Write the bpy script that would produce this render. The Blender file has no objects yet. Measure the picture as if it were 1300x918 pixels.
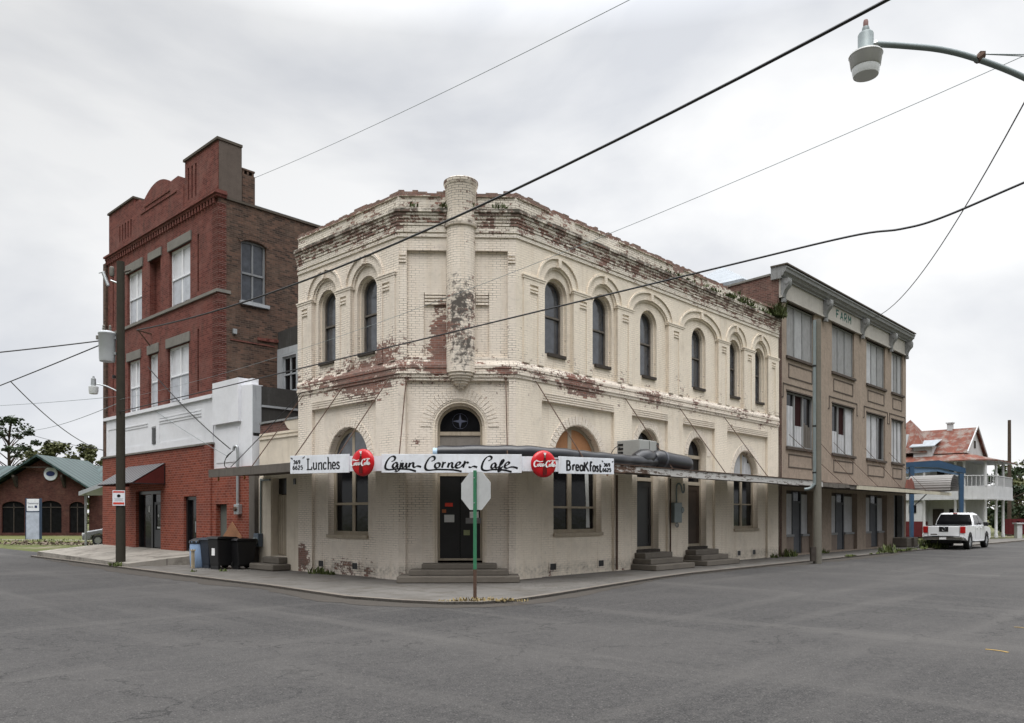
import bpy, bmesh, math, random
from mathutils import Vector, Matrix
from mathutils.geometry import tessellate_polygon
random.seed(7)
sc = bpy.context.scene
COL = sc.collection
R_ = math.radians

# ------------------------------------------------------------------ helpers
class Frame:
    """local (x along the wall, y out of the wall, z up) -> world"""
    def __init__(s, o, ex, ey, z=0.0):
        s.o, s.ex, s.ey, s.z = o, ex, ey, z
    def __call__(s, p):
        x, y, z = p
        return (s.o[0] + x*s.ex[0] + y*s.ey[0], s.o[1] + x*s.ex[1] + y*s.ey[1], s.z + z)
ID = Frame((0, 0), (1, 0), (0, 1))
PR, PL = (0.104, 20.8), (-3.0, 20.7)
dR, nR = (.6846, .7289), (.7289, -.6846)
dL, nL = (-.7290, .6846), (-.6846, -.7290)
FR = Frame(PR, dR, nR)              # street front running away to the right
FL = Frame(PL, dL, nL)              # street front running away to the left
FC = Frame(PR, (-.9995, -.0322), (.0322, -.9995))   # the cut corner
CL = 3.106

def newell(ps):
    n = [0, 0, 0]
    for i in range(len(ps)):
        a, b = ps[i], ps[(i+1) % len(ps)]
        n[0] += (a[1]-b[1])*(a[2]+b[2]); n[1] += (a[2]-b[2])*(a[0]+b[0]); n[2] += (a[0]-b[0])*(a[1]+b[1])
    return n

class MB:
    def __init__(s, F=ID):
        s.F = F; s.v = []; s.f = []; s.uv = []; s.m = []; s.mi = 0; s.sm = []; s.smooth = False
    def face(s, ps, uv=None):
        b = len(s.v)
        s.v.extend(s.F(p) for p in ps)
        s.f.append(tuple(range(b, b+len(ps))))
        if uv is None:
            n = newell(ps); ax = max(range(3), key=lambda i: abs(n[i]))
            uv = [(p[0], p[2]) if ax == 1 else ((p[1]+.37, p[2]) if ax == 0 else (p[0], p[1])) for p in ps]
        s.uv.append(uv); s.m.append(s.mi); s.sm.append(s.smooth)
    def box(s, x0, x1, y0, y1, z0, z1):
        if x0 > x1: x0, x1 = x1, x0
        if y0 > y1: y0, y1 = y1, y0
        if z0 > z1: z0, z1 = z1, z0
        A = [(x0,y0,z0),(x1,y0,z0),(x1,y1,z0),(x0,y1,z0),(x0,y0,z1),(x1,y0,z1),(x1,y1,z1),(x0,y1,z1)]
        for q in ((0,3,2,1),(4,5,6,7),(0,1,5,4),(1,2,6,5),(2,3,7,6),(3,0,4,7)):
            s.face([A[i] for i in q])
    def slab(s, outl, holes=(), y0=0, y1=.1, axis='y'):
        """polygon in (x,z) with holes, extruded along y (axis 'z': polygon in (x,y) extruded along z)"""
        P = (lambda a, b, t: (a, t, b)) if axis == 'y' else ((lambda a, b, t: (a, b, t)) if axis == 'z' else (lambda a, b, t: (t, a, b)))
        loops = [list(outl)] + [list(h) for h in holes]
        flat = [p for l in loops for p in l]
        if len(loops) == 1 and len(outl) <= 4:
            tris = [tuple(range(len(outl)))]
        else:
            tris = tessellate_polygon([[Vector((p[0], p[1], 0)) for p in l] for l in loops])
        for t in tris:
            s.face([P(*flat[i], y1) for i in t]); s.face([P(*flat[i], y0) for i in reversed(t)])
        for l in loops:
            for i in range(len(l)):
                a, b = l[i], l[(i+1) % len(l)]
                s.face([P(*a, y0), P(*b, y0), P(*b, y1), P(*a, y1)])
    def tube(s, pts, r, n=8, caps=True, r1=None):
        pts = [Vector(p) for p in pts]; N = len(pts); rings = []
        up = None
        for i, p in enumerate(pts):
            t = (pts[min(i+1, N-1)] - pts[max(i-1, 0)]).normalized()
            if up is None:
                up = Vector((0, 0, 1)) if abs(t.z) < .9 else Vector((1, 0, 0))
            a = t.cross(up)
            if a.length < 1e-4: a = t.cross(Vector((0, 1, 0)))
            a.normalize(); b = a.cross(t).normalized(); up = b
            rr = r[i] if isinstance(r, (list, tuple)) else (r if r1 is None else r + (r1-r)*i/(N-1))
            rings.append([tuple(p + a*rr*math.cos(2*math.pi*k/n) + b*rr*math.sin(2*math.pi*k/n)) for k in range(n)])
        sm = s.smooth; s.smooth = True
        L = 0
        for i in range(N-1):
            d = (pts[i+1]-pts[i]).length
            rr = r[i] if isinstance(r, (list, tuple)) else r
            for k in range(n):
                k2 = (k+1) % n
                u0, u1 = k/n*6.28*rr, (k+1)/n*6.28*rr
                s.face([rings[i][k], rings[i][k2], rings[i+1][k2], rings[i+1][k]], [(u0, L), (u1, L), (u1, L+d), (u0, L+d)])
            L += d
        s.smooth = sm
        if caps:
            s.face(list(reversed(rings[0]))); s.face(rings[-1])
    def lathe(s, prof, c=(0, 0, 0), n=20, axis='z', smooth=True, a0=0, a1=6.283185):
        full = abs(a1-a0-6.283185) < 1e-3
        def pt(r, h, k):
            a = a0 + (a1-a0)*k/n
            x, y = r*math.cos(a), r*math.sin(a)
            if axis == 'z': return (c[0]+x, c[1]+y, c[2]+h)
            if axis == 'y': return (c[0]+x, c[1]+h, c[2]+y)
            return (c[0]+h, c[1]+x, c[2]+y)
        sm = s.smooth; s.smooth = smooth
        for i in range(len(prof)-1):
            (r0, h0), (r1, h1) = prof[i], prof[i+1]
            for k in range(n):
                w = max(r0, r1)*(a1-a0)/n
                ps = [pt(r0, h0, k), pt(r0, h0, k+1), pt(r1, h1, k+1), pt(r1, h1, k)]
                uv = [(w*k, h0), (w*(k+1), h0), (w*(k+1), h1), (w*k, h1)]
                if r0 < 1e-5: ps, uv = ps[1:], uv[1:]
                elif r1 < 1e-5: ps, uv = ps[:3], uv[:3]
                s.face(ps, uv)
        s.smooth = sm
    def ribbon(s, pts, w, y0, y1, closed=False):
        """flat painted stroke in the (x,z) plane; w = list of widths"""
        n = len(pts)
        Lp, Rp = [], []
        for i in range(n):
            a, b = pts[max(i-1, 0)], pts[min(i+1, n-1)]
            dx, dz = b[0]-a[0], b[1]-a[1]; l = math.hypot(dx, dz) or 1
            nx, nz = -dz/l*w[i]/2, dx/l*w[i]/2
            Lp.append((pts[i][0]+nx, pts[i][1]+nz)); Rp.append((pts[i][0]-nx, pts[i][1]-nz))
        for i in range(n-1):
            q = [Lp[i], Rp[i], Rp[i+1], Lp[i+1]]
            s.face([(p[0], y1, p[1]) for p in q])
            s.face([(Lp[i][0], y0, Lp[i][1]), (Lp[i+1][0], y0, Lp[i+1][1]), (Lp[i+1][0], y1, Lp[i+1][1]), (Lp[i][0], y1, Lp[i][1])])
            s.face([(Rp[i][0], y0, Rp[i][1]), (Rp[i+1][0], y0, Rp[i+1][1]), (Rp[i+1][0], y1, Rp[i+1][1]), (Rp[i][0], y1, Rp[i][1])])
    def build(s, name, mats, parent=None, bevel=0, segs=2, local=False, label=None, recalc=True):
        me = bpy.data.meshes.new(name)
        o = (0, 0, 0)
        if parent is not None and not local:
            p = parent
            while p.parent: p = p.parent
            o = tuple(p.location)
        me.from_pydata([(a[0]-o[0], a[1]-o[1], a[2]-o[2]) for a in s.v], [], s.f)
        uvl = me.uv_layers.new(name='UVMap')
        flat = [c for uv in s.uv for p in uv for c in p]
        uvl.data.foreach_set('uv', flat)
        me.polygons.foreach_set('material_index', s.m)
        me.polygons.foreach_set('use_smooth', s.sm)
        for m in (mats if isinstance(mats, (list, tuple)) else [mats]): me.materials.append(m)
        bm = bmesh.new(); bm.from_mesh(me)
        bmesh.ops.remove_doubles(bm, verts=bm.verts, dist=.0004)
        if recalc: bmesh.ops.recalc_face_normals(bm, faces=bm.faces)
        bm.to_mesh(me); bm.free()
        if any(s.sm): me.set_sharp_from_angle(angle=R_(38))
        ob = bpy.data.objects.new(name, me); COL.objects.link(ob)
        if parent is not None: ob.parent = parent
        if label: ob['label'] = label
        if bevel:
            b = ob.modifiers.new('edge', 'BEVEL'); b.width = bevel; b.segments = segs; b.limit_method = 'ANGLE'; b.angle_limit = R_(40)
        return ob

def tag(o, label, cat, group=None, kind=None):
    if label: o['label'] = label
    if cat: o['category'] = cat
    if group: o['group'] = group
    if kind: o['kind'] = kind
    return o
def thing(name, loc, label, cat, rz=0, group=None):
    o = bpy.data.objects.new(name, None); COL.objects.link(o)
    o.location = loc; o.rotation_euler = (0, 0, rz); o.empty_display_size = .3
    return tag(o, label, cat, group)
def struct(o):
    o['kind'] = 'structure'; return o
def copy_tree(o, parent=None):
    c = o.copy(); COL.objects.link(c); c.parent = parent
    for ch in list(o.children): copy_tree(ch, c)
    return c

def arch(x0, x1, z0, zs, rise, n=14):
    """rectangle with a round (elliptical) head"""
    c, a = (x0+x1)/2, (x1-x0)/2
    return [(x0, z0), (x1, z0)] + [(c + a*math.cos(math.pi*k/n), zs + rise*math.sin(math.pi*k/n)) for k in range(n+1)]
def rect(x0, x1, z0, z1): return [(x0, z0), (x1, z0), (x1, z1), (x0, z1)]
def cr(pts, k=5):
    out = []
    for i in range(len(pts)-1):
        p0, p1, p2, p3 = pts[max(i-1, 0)], pts[i], pts[i+1], pts[min(i+2, len(pts)-1)]
        for j in range(k):
            t = j/k
            out.append(tuple(.5*((2*p1[d]) + (-p0[d]+p2[d])*t + (2*p0[d]-5*p1[d]+4*p2[d]-p3[d])*t*t + (-p0[d]+3*p1[d]-3*p2[d]+p3[d])*t**3) for d in range(len(p1))))
    out.append(tuple(pts[-1])); return out

# ------------------------------------------------------------------ materials
class NT:
    def __init__(s, name, rough=.8, spec=.3, metal=0.0):
        s.mat = bpy.data.materials.new(name); s.mat.use_nodes = True
        s.t = s.mat.node_tree; s.b = s.t.nodes['Principled BSDF']
        s.b.inputs['Roughness'].default_value = rough
        s.b.inputs['Specular IOR Level'].default_value = spec
        s.b.inputs['Metallic'].default_value = metal
        s.tc = s.t.nodes.new('ShaderNodeTexCoord')
        s.uv = s.tc.outputs['UV']; s.ob = s.tc.outputs['Object']
    def n(s, typ, **kw):
        nd = s.t.nodes.new(typ)
        for k, v in kw.items(): setattr(nd, k, v)
        return nd
    def put(s, sock, val):
        if hasattr(val, 'is_linked') or isinstance(val, bpy.types.NodeSocket): s.t.links.new(val, sock)
        elif isinstance(val, (tuple, list)) and len(val) == 3 and sock.type == 'RGBA': sock.default_value = (*val, 1)
        else: sock.default_value = val
    def noise(s, vec, scale, detail=5, rough=.6, dist=0):
        nd = s.n('ShaderNodeTexNoise'); s.put(nd.inputs['Vector'], vec)
        nd.inputs['Scale'].default_value = scale; nd.inputs['Detail'].default_value = detail
        nd.inputs['Roughness'].default_value = rough; nd.inputs['Distortion'].default_value = dist
        return nd.outputs['Fac']
    def scale(s, vec, xyz, loc=(0, 0, 0)):
        nd = s.n('ShaderNodeMapping'); s.put(nd.inputs['Vector'], vec); nd.inputs['Scale'].default_value = xyz; nd.inputs['Location'].default_value = loc
        return nd.outputs['Vector']
    def ramp(s, fac, stops, interp='LINEAR'):
        nd = s.n('ShaderNodeValToRGB'); s.put(nd.inputs['Fac'], fac); cr_ = nd.color_ramp; cr_.interpolation = interp
        while len(cr_.elements) < len(stops): cr_.elements.new(1)
        for e, (p, c) in zip(cr_.elements, stops):
            e.position = p; e.color = (*c, 1) if isinstance(c, (tuple, list)) else (c, c, c, 1)
        return nd.outputs['Color']
    def mr(s, v, a, b, c=0, d=1):
        nd = s.n('ShaderNodeMapRange'); s.put(nd.inputs['Value'], v)
        for i, x in enumerate((a, b, c, d)): nd.inputs[i+1].default_value = x
        return nd.outputs['Result']
    def math(s, op, a, b=0.0, clamp=False):
        nd = s.n('ShaderNodeMath', operation=op, use_clamp=clamp); s.put(nd.inputs[0], a); s.put(nd.inputs[1], b); return nd.outputs[0]
    def mix(s, f, a, b, mode='MIX'):
        nd = s.n('ShaderNodeMix', data_type='RGBA', blend_type=mode); s.put(nd.inputs[0], f); s.put(nd.inputs[6], a); s.put(nd.inputs[7], b); return nd.outputs[2]
    def sep(s, v):
        nd = s.n('ShaderNodeSeparateXYZ'); s.put(nd.inputs[0], v); return nd.outputs
    def brick(s, vec, w=.21, h=.075, m=.008, off=.5):
        nd = s.n('ShaderNodeTexBrick'); s.put(nd.inputs['Vector'], vec); nd.offset = off
        for k, v in (('Color1', (0, 0, 0, 1)), ('Color2', (1, 1, 1, 1)), ('Mortar', (.5, .5, .5, 1)), ('Scale', 1), ('Mortar Size', m), ('Mortar Smooth', .3), ('Bias', 0), ('Brick Width', w), ('Row Height', h)):
            nd.inputs[k].default_value = v
        return nd.outputs['Color'], nd.outputs['Fac']
    def spot(s, c, r):
        """1 at c falling to 0 at distance 1 (r = radii)"""
        mp = s.n('ShaderNodeMapping'); s.put(mp.inputs['Vector'], s.ob)
        mp.inputs['Scale'].default_value = tuple(1/x for x in r); mp.inputs['Location'].default_value = tuple(-a/x for a, x in zip(c, r))
        ln = s.n('ShaderNodeVectorMath', operation='LENGTH'); s.put(ln.inputs[0], mp.outputs['Vector'])
        return s.math('SUBTRACT', 1.0, ln.outputs['Value'], True)
    def bump(s, h, strength=.3, dist=.01):
        nd = s.n('ShaderNodeBump'); s.put(nd.inputs['Height'], h); nd.inputs['Strength'].default_value = strength; nd.inputs['Distance'].default_value = dist
        s.t.links.new(nd.outputs['Normal'], s.b.inputs['Normal'])
    def col(s, c): s.put(s.b.inputs['Base Color'], c)

MATS = {}
def simple(name, c, rough=.7, spec=.3, metal=0, var=.25, sc_=3, bump=0, dirt=None):
    """one colour with uneven tone"""
    if name in MATS: return MATS[name]
    N = NT(name, rough, spec, metal)
    a = N.noise(N.ob, sc_, 6, .65); b = N.noise(N.ob, sc_*7, 3, .6)
    f = N.math('ADD', N.math('MULTIPLY', a, .7), N.math('MULTIPLY', b, .3))
    c0 = tuple(max(0, x*(1-var)) for x in c); c1 = tuple(min(1, x*(1+var)) for x in c)
    k = N.ramp(f, [(.3, c0), (.7, c1)])
    if dirt:
        d = N.noise(N.scale(N.ob, (1, 1, .35)), sc_*1.6, 7, .7)
        k = N.mix(N.mr(d, .52, .68), k, dirt)
    N.col(k)
    if bump: N.bump(b, bump, .01)
    MATS[name] = N.mat; return N.mat

def cafe_brick(name, paint, band, lines, spots=(), stains=(), grime=()):
    N = NT(name, .85, .2)
    br, mo = N.brick(N.uv, .205, .064, .0065)
    z = N.sep(N.uv)[1]
    n1 = N.math('ADD', N.math('MULTIPLY', N.noise(N.uv, 1.15, 8, .7), .62), N.math('MULTIPLY', N.noise(N.uv, 5.5, 6, .72), .38)); n2 = N.noise(N.uv, .75, 7, .68); n3 = N.noise(N.scale(N.uv, (5, .5, 1)), 1.0, 5, .6); n4 = N.noise(N.uv, 9, 4, .6)
    bd = N.ramp(N.math('DIVIDE', z, 11.0), [(p/11.0, .5+v) for p, v in band])
    v = N.math('ADD', N.math('ADD', n1, N.math('MULTIPLY', N.math('SUBTRACT', br, .5), .15)), N.math('SUBTRACT', bd, .5))
    v = N.math('ADD', v, N.math('MULTIPLY', N.math('SUBTRACT', N.noise(N.uv, 17, 4, .7), .5), .36))
    for c, r, a in spots:
        v = N.math('ADD', v, N.math('MULTIPLY', N.spot(c, r), a))
    peel = N.mr(v, .60, .635)
    chip = N.mr(v, .50, .61)
    base = N.ramp(n2, [(.3, tuple(x*.80 for x in paint)), (.5, paint), (.7, tuple(min(.95, x*1.12) for x in paint))])
    base = N.mix(N.mr(n3, .5, .78, 0, .38), base, (.50, .39, .27))        # rusty run marks
    base = N.mix(N.mr(n4, .55, .75, 0, .4), base, (.42, .37, .32))
    la = N.math('ADD', N.math('MULTIPLY', N.mr(N.math('ADD', n2, N.mr(z, 4.2, 5.2, -.015, .01)), .44, .62), lines*1.3), N.math('MULTIPLY', chip, .8), True)
    base = N.mix(N.math('MULTIPLY', mo, la), base, (.17, .145, .125))
    bare = N.ramp(br, [(0, (.16, .066, .05)), (.45, (.25, .11, .082)), (.8, (.20, .12, .10)), (1, (.29, .15, .115))])
    bare = N.mix(N.math('MULTIPLY', mo, .8), bare, (.30, .27, .24))
    bare = N.mix(N.mr(n4, .50, .66, 0, .6), bare, (.11, .09, .08))
    bare = N.mix(N.mr(n2, .45, .6, 0, .55), bare, (.19, .135, .115))
    c = N.mix(peel, base, bare)
    for cc, r, a in grime:
        c = N.mix(N.math('MULTIPLY', N.math('MULTIPLY', N.mr(N.spot(cc, r), .0, .25), N.mr(N.math('ADD', N.math('MULTIPLY', N.spot(cc, r), .5), N.math('MULTIPLY', N.math('ADD', N.math('SUBTRACT', n1, .5), N.math('MULTIPLY', N.math('SUBTRACT', n4, .5), .6)), 2.2)), .15, .45)), a), c, (.10, .09, .08))
    for (z0, z1, a) in stains:            # lichen and soot under ledges
        g = N.math('MULTIPLY', N.mr(z, z0, (z0+z1)/2), N.mr(z, z1, (z0+z1)/2))
        g = N.math('MULTIPLY', g, N.mr(N.math('ADD', n1, N.math('MULTIPLY', n4, .3)), .55, .75))
        c = N.mix(N.math('MULTIPLY', g, a, True), c, (.085, .08, .065))
    N.col(c)
    h = N.math('SUBTRACT', N.math('MULTIPLY', n4, .25), N.math('ADD', N.math('MULTIPLY', mo, .8), N.math('MULTIPLY', peel, .5)))
    N.bump(h, .5, .012)
    MATS[name] = N.mat; return N.mat

def brick_mat(name, c0, c1, mortar, mfac=.8, w=.21, h=.073, m=.008, blotch=None, bf=.5, bump=.4, dark=(.03, .025, .022), df=.4):
    N = NT(name, .88, .2)
    br, mo = N.brick(N.uv, w, h, m)
    n1 = N.noise(N.uv, .8, 8, .7); n2 = N.noise(N.scale(N.uv, (3, .6, 1)), 1.2, 6, .65); n4 = N.noise(N.uv, 12, 4, .6)
    mid = tuple((a+b)/2 for a, b in zip(c0, c1))
    c = N.ramp(br, [(0, c0), (.5, mid), (1, c1)])
    if blotch: c = N.mix(N.mr(n1, .48, .66, 0, bf), c, blotch)
    c = N.mix(N.mr(n2, .5, .75, 0, df), c, dark)
    c = N.mix(N.math('MULTIPLY', mo, mfac), c, mortar)
    c = N.mix(N.mr(n4, .3, .7, 0, .22), c, (.5*c0[0], .5*c0[1], .5*c0[2]))
    N.col(c); N.bump(N.math('SUBTRACT', N.math('MULTIPLY', n4, .4), mo), bump, .01)
    MATS[name] = N.mat; return N.mat

def stucco(name, c, stain, amt=.6, scale=1.0, pebble=.3, streak=True):
    N = NT(name, .9, .15)
    n1 = N.noise(N.uv, .7*scale, 8, .7); n2 = N.noise(N.scale(N.uv, (4, .45, 1)), 1.1*scale, 6, .65); n4 = N.noise(N.uv, 28, 3, .6)
    k = N.ramp(n1, [(.3, tuple(x*.82 for x in c)), (.55, c), (.75, tuple(min(.9, x*1.12) for x in c))])
    k = N.mix(N.mr(n2 if streak else n1, .52, .78, 0, amt), k, stain)
    k = N.mix(N.mr(n4, .35, .7, 0, pebble), k, tuple(x*.6 for x in c))
    n5 = N.noise(N.uv, 4.5, 7, .78); k = N.mix(N.mr(n5, .46, .66, 0, min(1, pebble*1.2)), k, tuple(x*.62 for x in c))
    N.col(k); N.bump(n4, .35, .01)
    MATS[name] = N.mat; return N.mat

def rusty(name, base, rust, amt, ribs=None, rough=.6, metal=.3):
    N = NT(name, rough, .4, metal)
    n1 = N.noise(N.uv, 1.1, 9, .72); n2 = N.noise(N.scale(N.uv, (2.5, .5, 1)), 1.5, 6, .65)
    r = N.ramp(n2, [(.3, tuple(x*.55 for x in rust)), (.6, rust), (.8, tuple(min(1, x*1.35) for x in rust))])
    c = N.mix(N.mr(N.math('ADD', n1, amt), .6, .72), N.ramp(n2, [(.3, tuple(x*.75 for x in base)), (.7, base)]), r)
    if ribs:
        wv = N.n('ShaderNodeTexWave', wave_type='BANDS', bands_direction='X'); N.put(wv.inputs['Vector'], N.uv); wv.inputs['Scale'].default_value = ribs
        N.bump(wv.outputs['Fac'], .6, .03)
    N.col(c); MATS[name] = N.mat; return N.mat

CREAM = (.765, .69, .60)
root0 = (PR[0], PR[1], 0.0)
def W(F, u, y, z):                      # a wall point in the cafe's own coordinates
    p = F((u, y, z)); return (p[0]-root0[0], p[1]-root0[1], p[2])
band = [(0, .03), (.5, -.03), (1.0, -.12), (4.7, -.12), (5.2, .0), (5.6, .075), (5.95, .03), (6.3, -.02), (6.9, -.065), (8.9, -.075), (9.15, .0), (9.5, .12), (9.9, .07), (10.1, .06), (10.3, .2)]
spotsW = [(W(FR, 2.9, 0, 5.45), (1.3, 1.3, .45), .20), (W(FL, 1.4, 0, 5.5), (1.6, 1.6, .9), .30), (W(FC, 2.0, 0, 6.55), (.42, .9, 1.35), .38), (W(FL, .5, 0, 6.2), (1.0, 1.0, .5), .2), (W(FL, 3.4, 0, 5.7), (1.4, 1.4, .5), .14), (W(FC, 2.3, 0, 9.6), (1.2, 1.2, .5), .12), (W(FC, 2.3, 0, 5.75), (1.0, 1.0, .25), .2),
          (W(FL, 4.7, 0, .55), (.55, .55, .7), .35), (W(FL, 2.3, 0, .3), (1.6, 1.6, .5), .14), (W(FC, 2.62, 0, 3.7), (.3, .3, .22), .3), (W(FC, 3.0, 0, 4.6), (.25, .25, .5), .2), (W(FC, .3, 0, 5.6), (.5, .5, .2), .25)]
M_cafe = cafe_brick('painted_brick_cafe', CREAM, band, .8, spotsW, [(9.62, 10.02, 1.0), (0, .5, .6)])
M_plast = cafe_brick('painted_brick_smooth', (.765, .685, .575), [(p, v-.015) for p, v in band], .34, spotsW[:2], [(0, .5, .5)])
M_corn = cafe_brick('weathered_cornice_brick', (.72, .665, .585), [(0, -.05), (9.0, -.05), (9.25, .045), (9.5, .11), (9.78, .12), (9.9, .05), (10.05, .055), (10.18, .09), (10.24, .3)], .8, [], [(9.6, 10.02, 1.25), (10.18, 10.5, .8)])
M_turr = cafe_brick('painted_brick_turret', CREAM, [(0, -.1), (5.6, -.03), (6.5, .09), (7.6, .07), (8.3, -.06), (9.3, .02), (10.3, .02), (10.5, .12)], .7, [], [(9.3, 9.6, .8), (10.4, 10.8, .9)],
                    [(W(FC, 1.46, .3, 7.35), (.50, .7, .95), 1.0), (W(FC, 1.38, .3, 6.2), (.48, .7, .95), .95)])
M_redp = brick_mat('dark_red_painted_brick', (.105, .030, .024), (.20, .066, .05), (.22, .12, .10), .6, blotch=(.21, .10, .082), bf=.7, df=.7)
M_redc = brick_mat('red_brick_raised_joints', (.10, .027, .022), (.19, .06, .046), (.28, .17, .145), .8, m=.012, df=.4)
M_brown = brick_mat('old_brown_brick', (.036, .025, .02), (.15, .085, .06), (.14, .11, .09), .65, blotch=(.17, .12, .09), bf=.55, df=.65)
M_redt = brick_mat('red_facing_brick', (.15, .034, .020), (.265, .066, .038), (.31, .16, .125), .8, w=.24, h=.088, m=.011, blotch=(.14, .05, .042), bf=.5, df=.35)
M_tanb = brick_mat('old_red_brown_brick', (.09, .05, .042), (.17, .085, .068), (.24, .19, .16), .7, blotch=(.30, .21, .17), bf=.45)
M_bank = brick_mat('mottled_dark_red_brick', (.05, .018, .015), (.10, .038, .03), (.095, .07, .06), .5, blotch=(.17, .09, .065), bf=.4)
M_white = stucco('white_painted_stucco', (.76, .77, .80), (.40, .39, .38), .45, .6, .10, False)
M_annex = stucco('cream_painted_plaster', (.66, .59, .49), (.36, .29, .21), .5, 1.2, .1)
M_tan = stucco('brown_pebble_stucco', (.36, .292, .235), (.115, .09, .072), .85, 1.6, .75)
M_tanl = stucco('brown_stucco_low', (.25, .20, .165), (.12, .10, .085), .6, 1.0, .4)
M_tandk = simple('weathered_moulding', (.085, .07, .06), .9, .1)
M_grey = stucco('grey_weathered_plaster', (.40, .42, .44), (.16, .16, .16), .7, 1.0, .2)
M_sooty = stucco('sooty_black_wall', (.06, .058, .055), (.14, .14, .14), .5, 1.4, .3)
M_trim = stucco('grey_white_flaking_trim', (.27, .275, .275), (.085, .07, .06), .85, 2.2, .35)
M_board = stucco('grey_white_window_board', (.50, .505, .52), (.22, .21, .20), .85, 2.2, .2)
M_boards = [M_board, M_board, stucco('grey_window_board', (.38, .385, .39), (.18, .17, .165), .85, 2.5, .25), stucco('dull_window_board', (.30, .30, .30), (.12, .115, .11), .85, 2.5, .3)]
M_frieze = stucco('dirty_white_frieze', (.43, .41, .375), (.27, .25, .22), .6, 1.2, .25)

# concrete
def concrete(name, c, crack=True, kerb=False):
    N = NT(name, .9, .2)
    n1 = N.noise(N.uv, .5, 9, .7); n2 = N.noise(N.uv, 2.3, 8, .7); n4 = N.noise(N.uv, 35, 3, .6)
    k = N.ramp(n1, [(.3, tuple(x*.68 for x in c)), (.5, c), (.72, tuple(x*1.18 for x in c))])
    k = N.mix(N.mr(n2, .54, .72, 0, .6), k, tuple(x*.52 for x in c))
    k = N.mix(N.mr(n4, .3, .7, 0, .3), k, tuple(x*.72 for x in c))
    if crack:
        ck = N.noise(N.uv, .7, 8, .62, .3); ckm = N.noise(N.uv, .2, 3, .5)
        k = N.mix(N.math('MULTIPLY', N.mr(N.math('ABSOLUTE', N.math('SUBTRACT', ck, .5)), .001, .005, .85, 0), N.mr(ckm, .42, .52)), k, (.03, .028, .025))
        _, jt = N.brick(N.uv, 1.9, 1.45, .022, .0)
        k = N.mix(N.math('MULTIPLY', jt, .6), k, (.05, .047, .04))
        dr = N.noise(N.uv, 1.1, 7, .72); k = N.mix(N.mr(dr, .50, .64, 0, .7), k, (.078, .068, .056))
    N.col(k); N.bump(N.math('ADD', n4, n2), .3, .008)
    MATS[name] = N.mat; return N.mat
M_walk = concrete('worn_pavement_concrete', (.132, .124, .114))
M_plat = concrete('pale_concrete', (.27, .25, .22))
M_step = concrete('dirty_step_concrete', (.15, .133, .113), False)
M_kerb = concrete('stained_kerb', (.165, .145, .125), False)

def asphalt():
    N = NT('asphalt', .85, .25)
    n1 = N.noise(N.uv, .12, 6, .6); n2 = N.noise(N.uv, .9, 8, .7); n4 = N.noise(N.uv, 60, 3, .7); n5 = N.noise(N.scale(N.uv, (1, .08, 1)), .7, 5, .6)
    k = N.ramp(n1, [(.40, (.024, .023, .023)), (.55, (.052, .049, .047))])
    k = N.mix(N.mr(n2, .48, .68, 0, .65), k, (.025, .024, .024))
    k = N.mix(N.mr(n5, .52, .70, 0, .55), k, (.115, .108, .10))
    n7 = N.noise(N.scale(N.uv, (.08, 1, 1), (3, 5, 0)), .6, 5, .6); k = N.mix(N.mr(n7, .54, .70, 0, .5), k, (.115, .108, .10))
    # mended patches with a tarred edge
    pv = N.noise(N.uv, .33, 2, .4); k = N.mix(N.mr(pv, .60, .605, 0, .38), k, (.028, .027, .027))
    k = N.mix(N.mr(N.math('ABSOLUTE', N.math('SUBTRACT', pv, .60)), .0, .004, .7, 0), k, (.014, .014, .014))
    vo = N.n('ShaderNodeTexVoronoi'); N.put(vo.inputs['Vector'], N.uv); vo.inputs['Scale'].default_value = 60
    k = N.mix(N.mr(vo.outputs['Distance'], .1, .6, .6, 0), k, (.125, .12, .115))
    vo2 = N.n('ShaderNodeTexVoronoi'); N.put(vo2.inputs['Vector'], N.uv); vo2.inputs['Scale'].default_value = 17
    k = N.mix(N.mr(vo2.outputs['Distance'], .05, .22, .75, 0), k, (.17, .16, .15))
    n6 = N.noise(N.uv, 9, 5, .75); k = N.mix(N.mr(n6, .44, .66, 0, .55), k, (.085, .08, .077))
    k = N.mix(N.mr(n4, .35, .75, .35, 0), k, (.018, .018, .018))
    ck = N.noise(N.uv, .34, 8, .6, .3); ckm = N.noise(N.uv, .10, 3, .5, .0)
    k = N.mix(N.math('MULTIPLY', N.mr(N.math('ABSOLUTE', N.math('SUBTRACT', ck, .5)), .0012, .005, .65, 0), N.mr(ckm, .44, .52)), k, (.010, .010, .010))
    oil = N.noise(N.uv, 1.4, 4, .5); k = N.mix(N.mr(oil, .70, .78, 0, .6), k, (.016, .016, .016))
    N.col(k); N.bump(N.math('ADD', N.mr(vo.outputs['Distance'], 0, .6, 1, 0), n4), .45, .006)
    return N.mat
M_road = asphalt()
def ground_mat():
    N = NT('grass_and_dirt', .95, .1)
    n1 = N.noise(N.ob, .25, 8, .7); n2 = N.noise(N.ob, 4, 6, .7)
    k = N.ramp(n2, [(.3, (.05, .06, .022)), (.6, (.095, .105, .04)), (.8, (.15, .14, .07))])
    k = N.mix(N.mr(n1, .52, .62), k, (.20, .17, .13)); N.col(k); N.bump(n2, .5, .03); return N.mat
M_ground = ground_mat()

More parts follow.
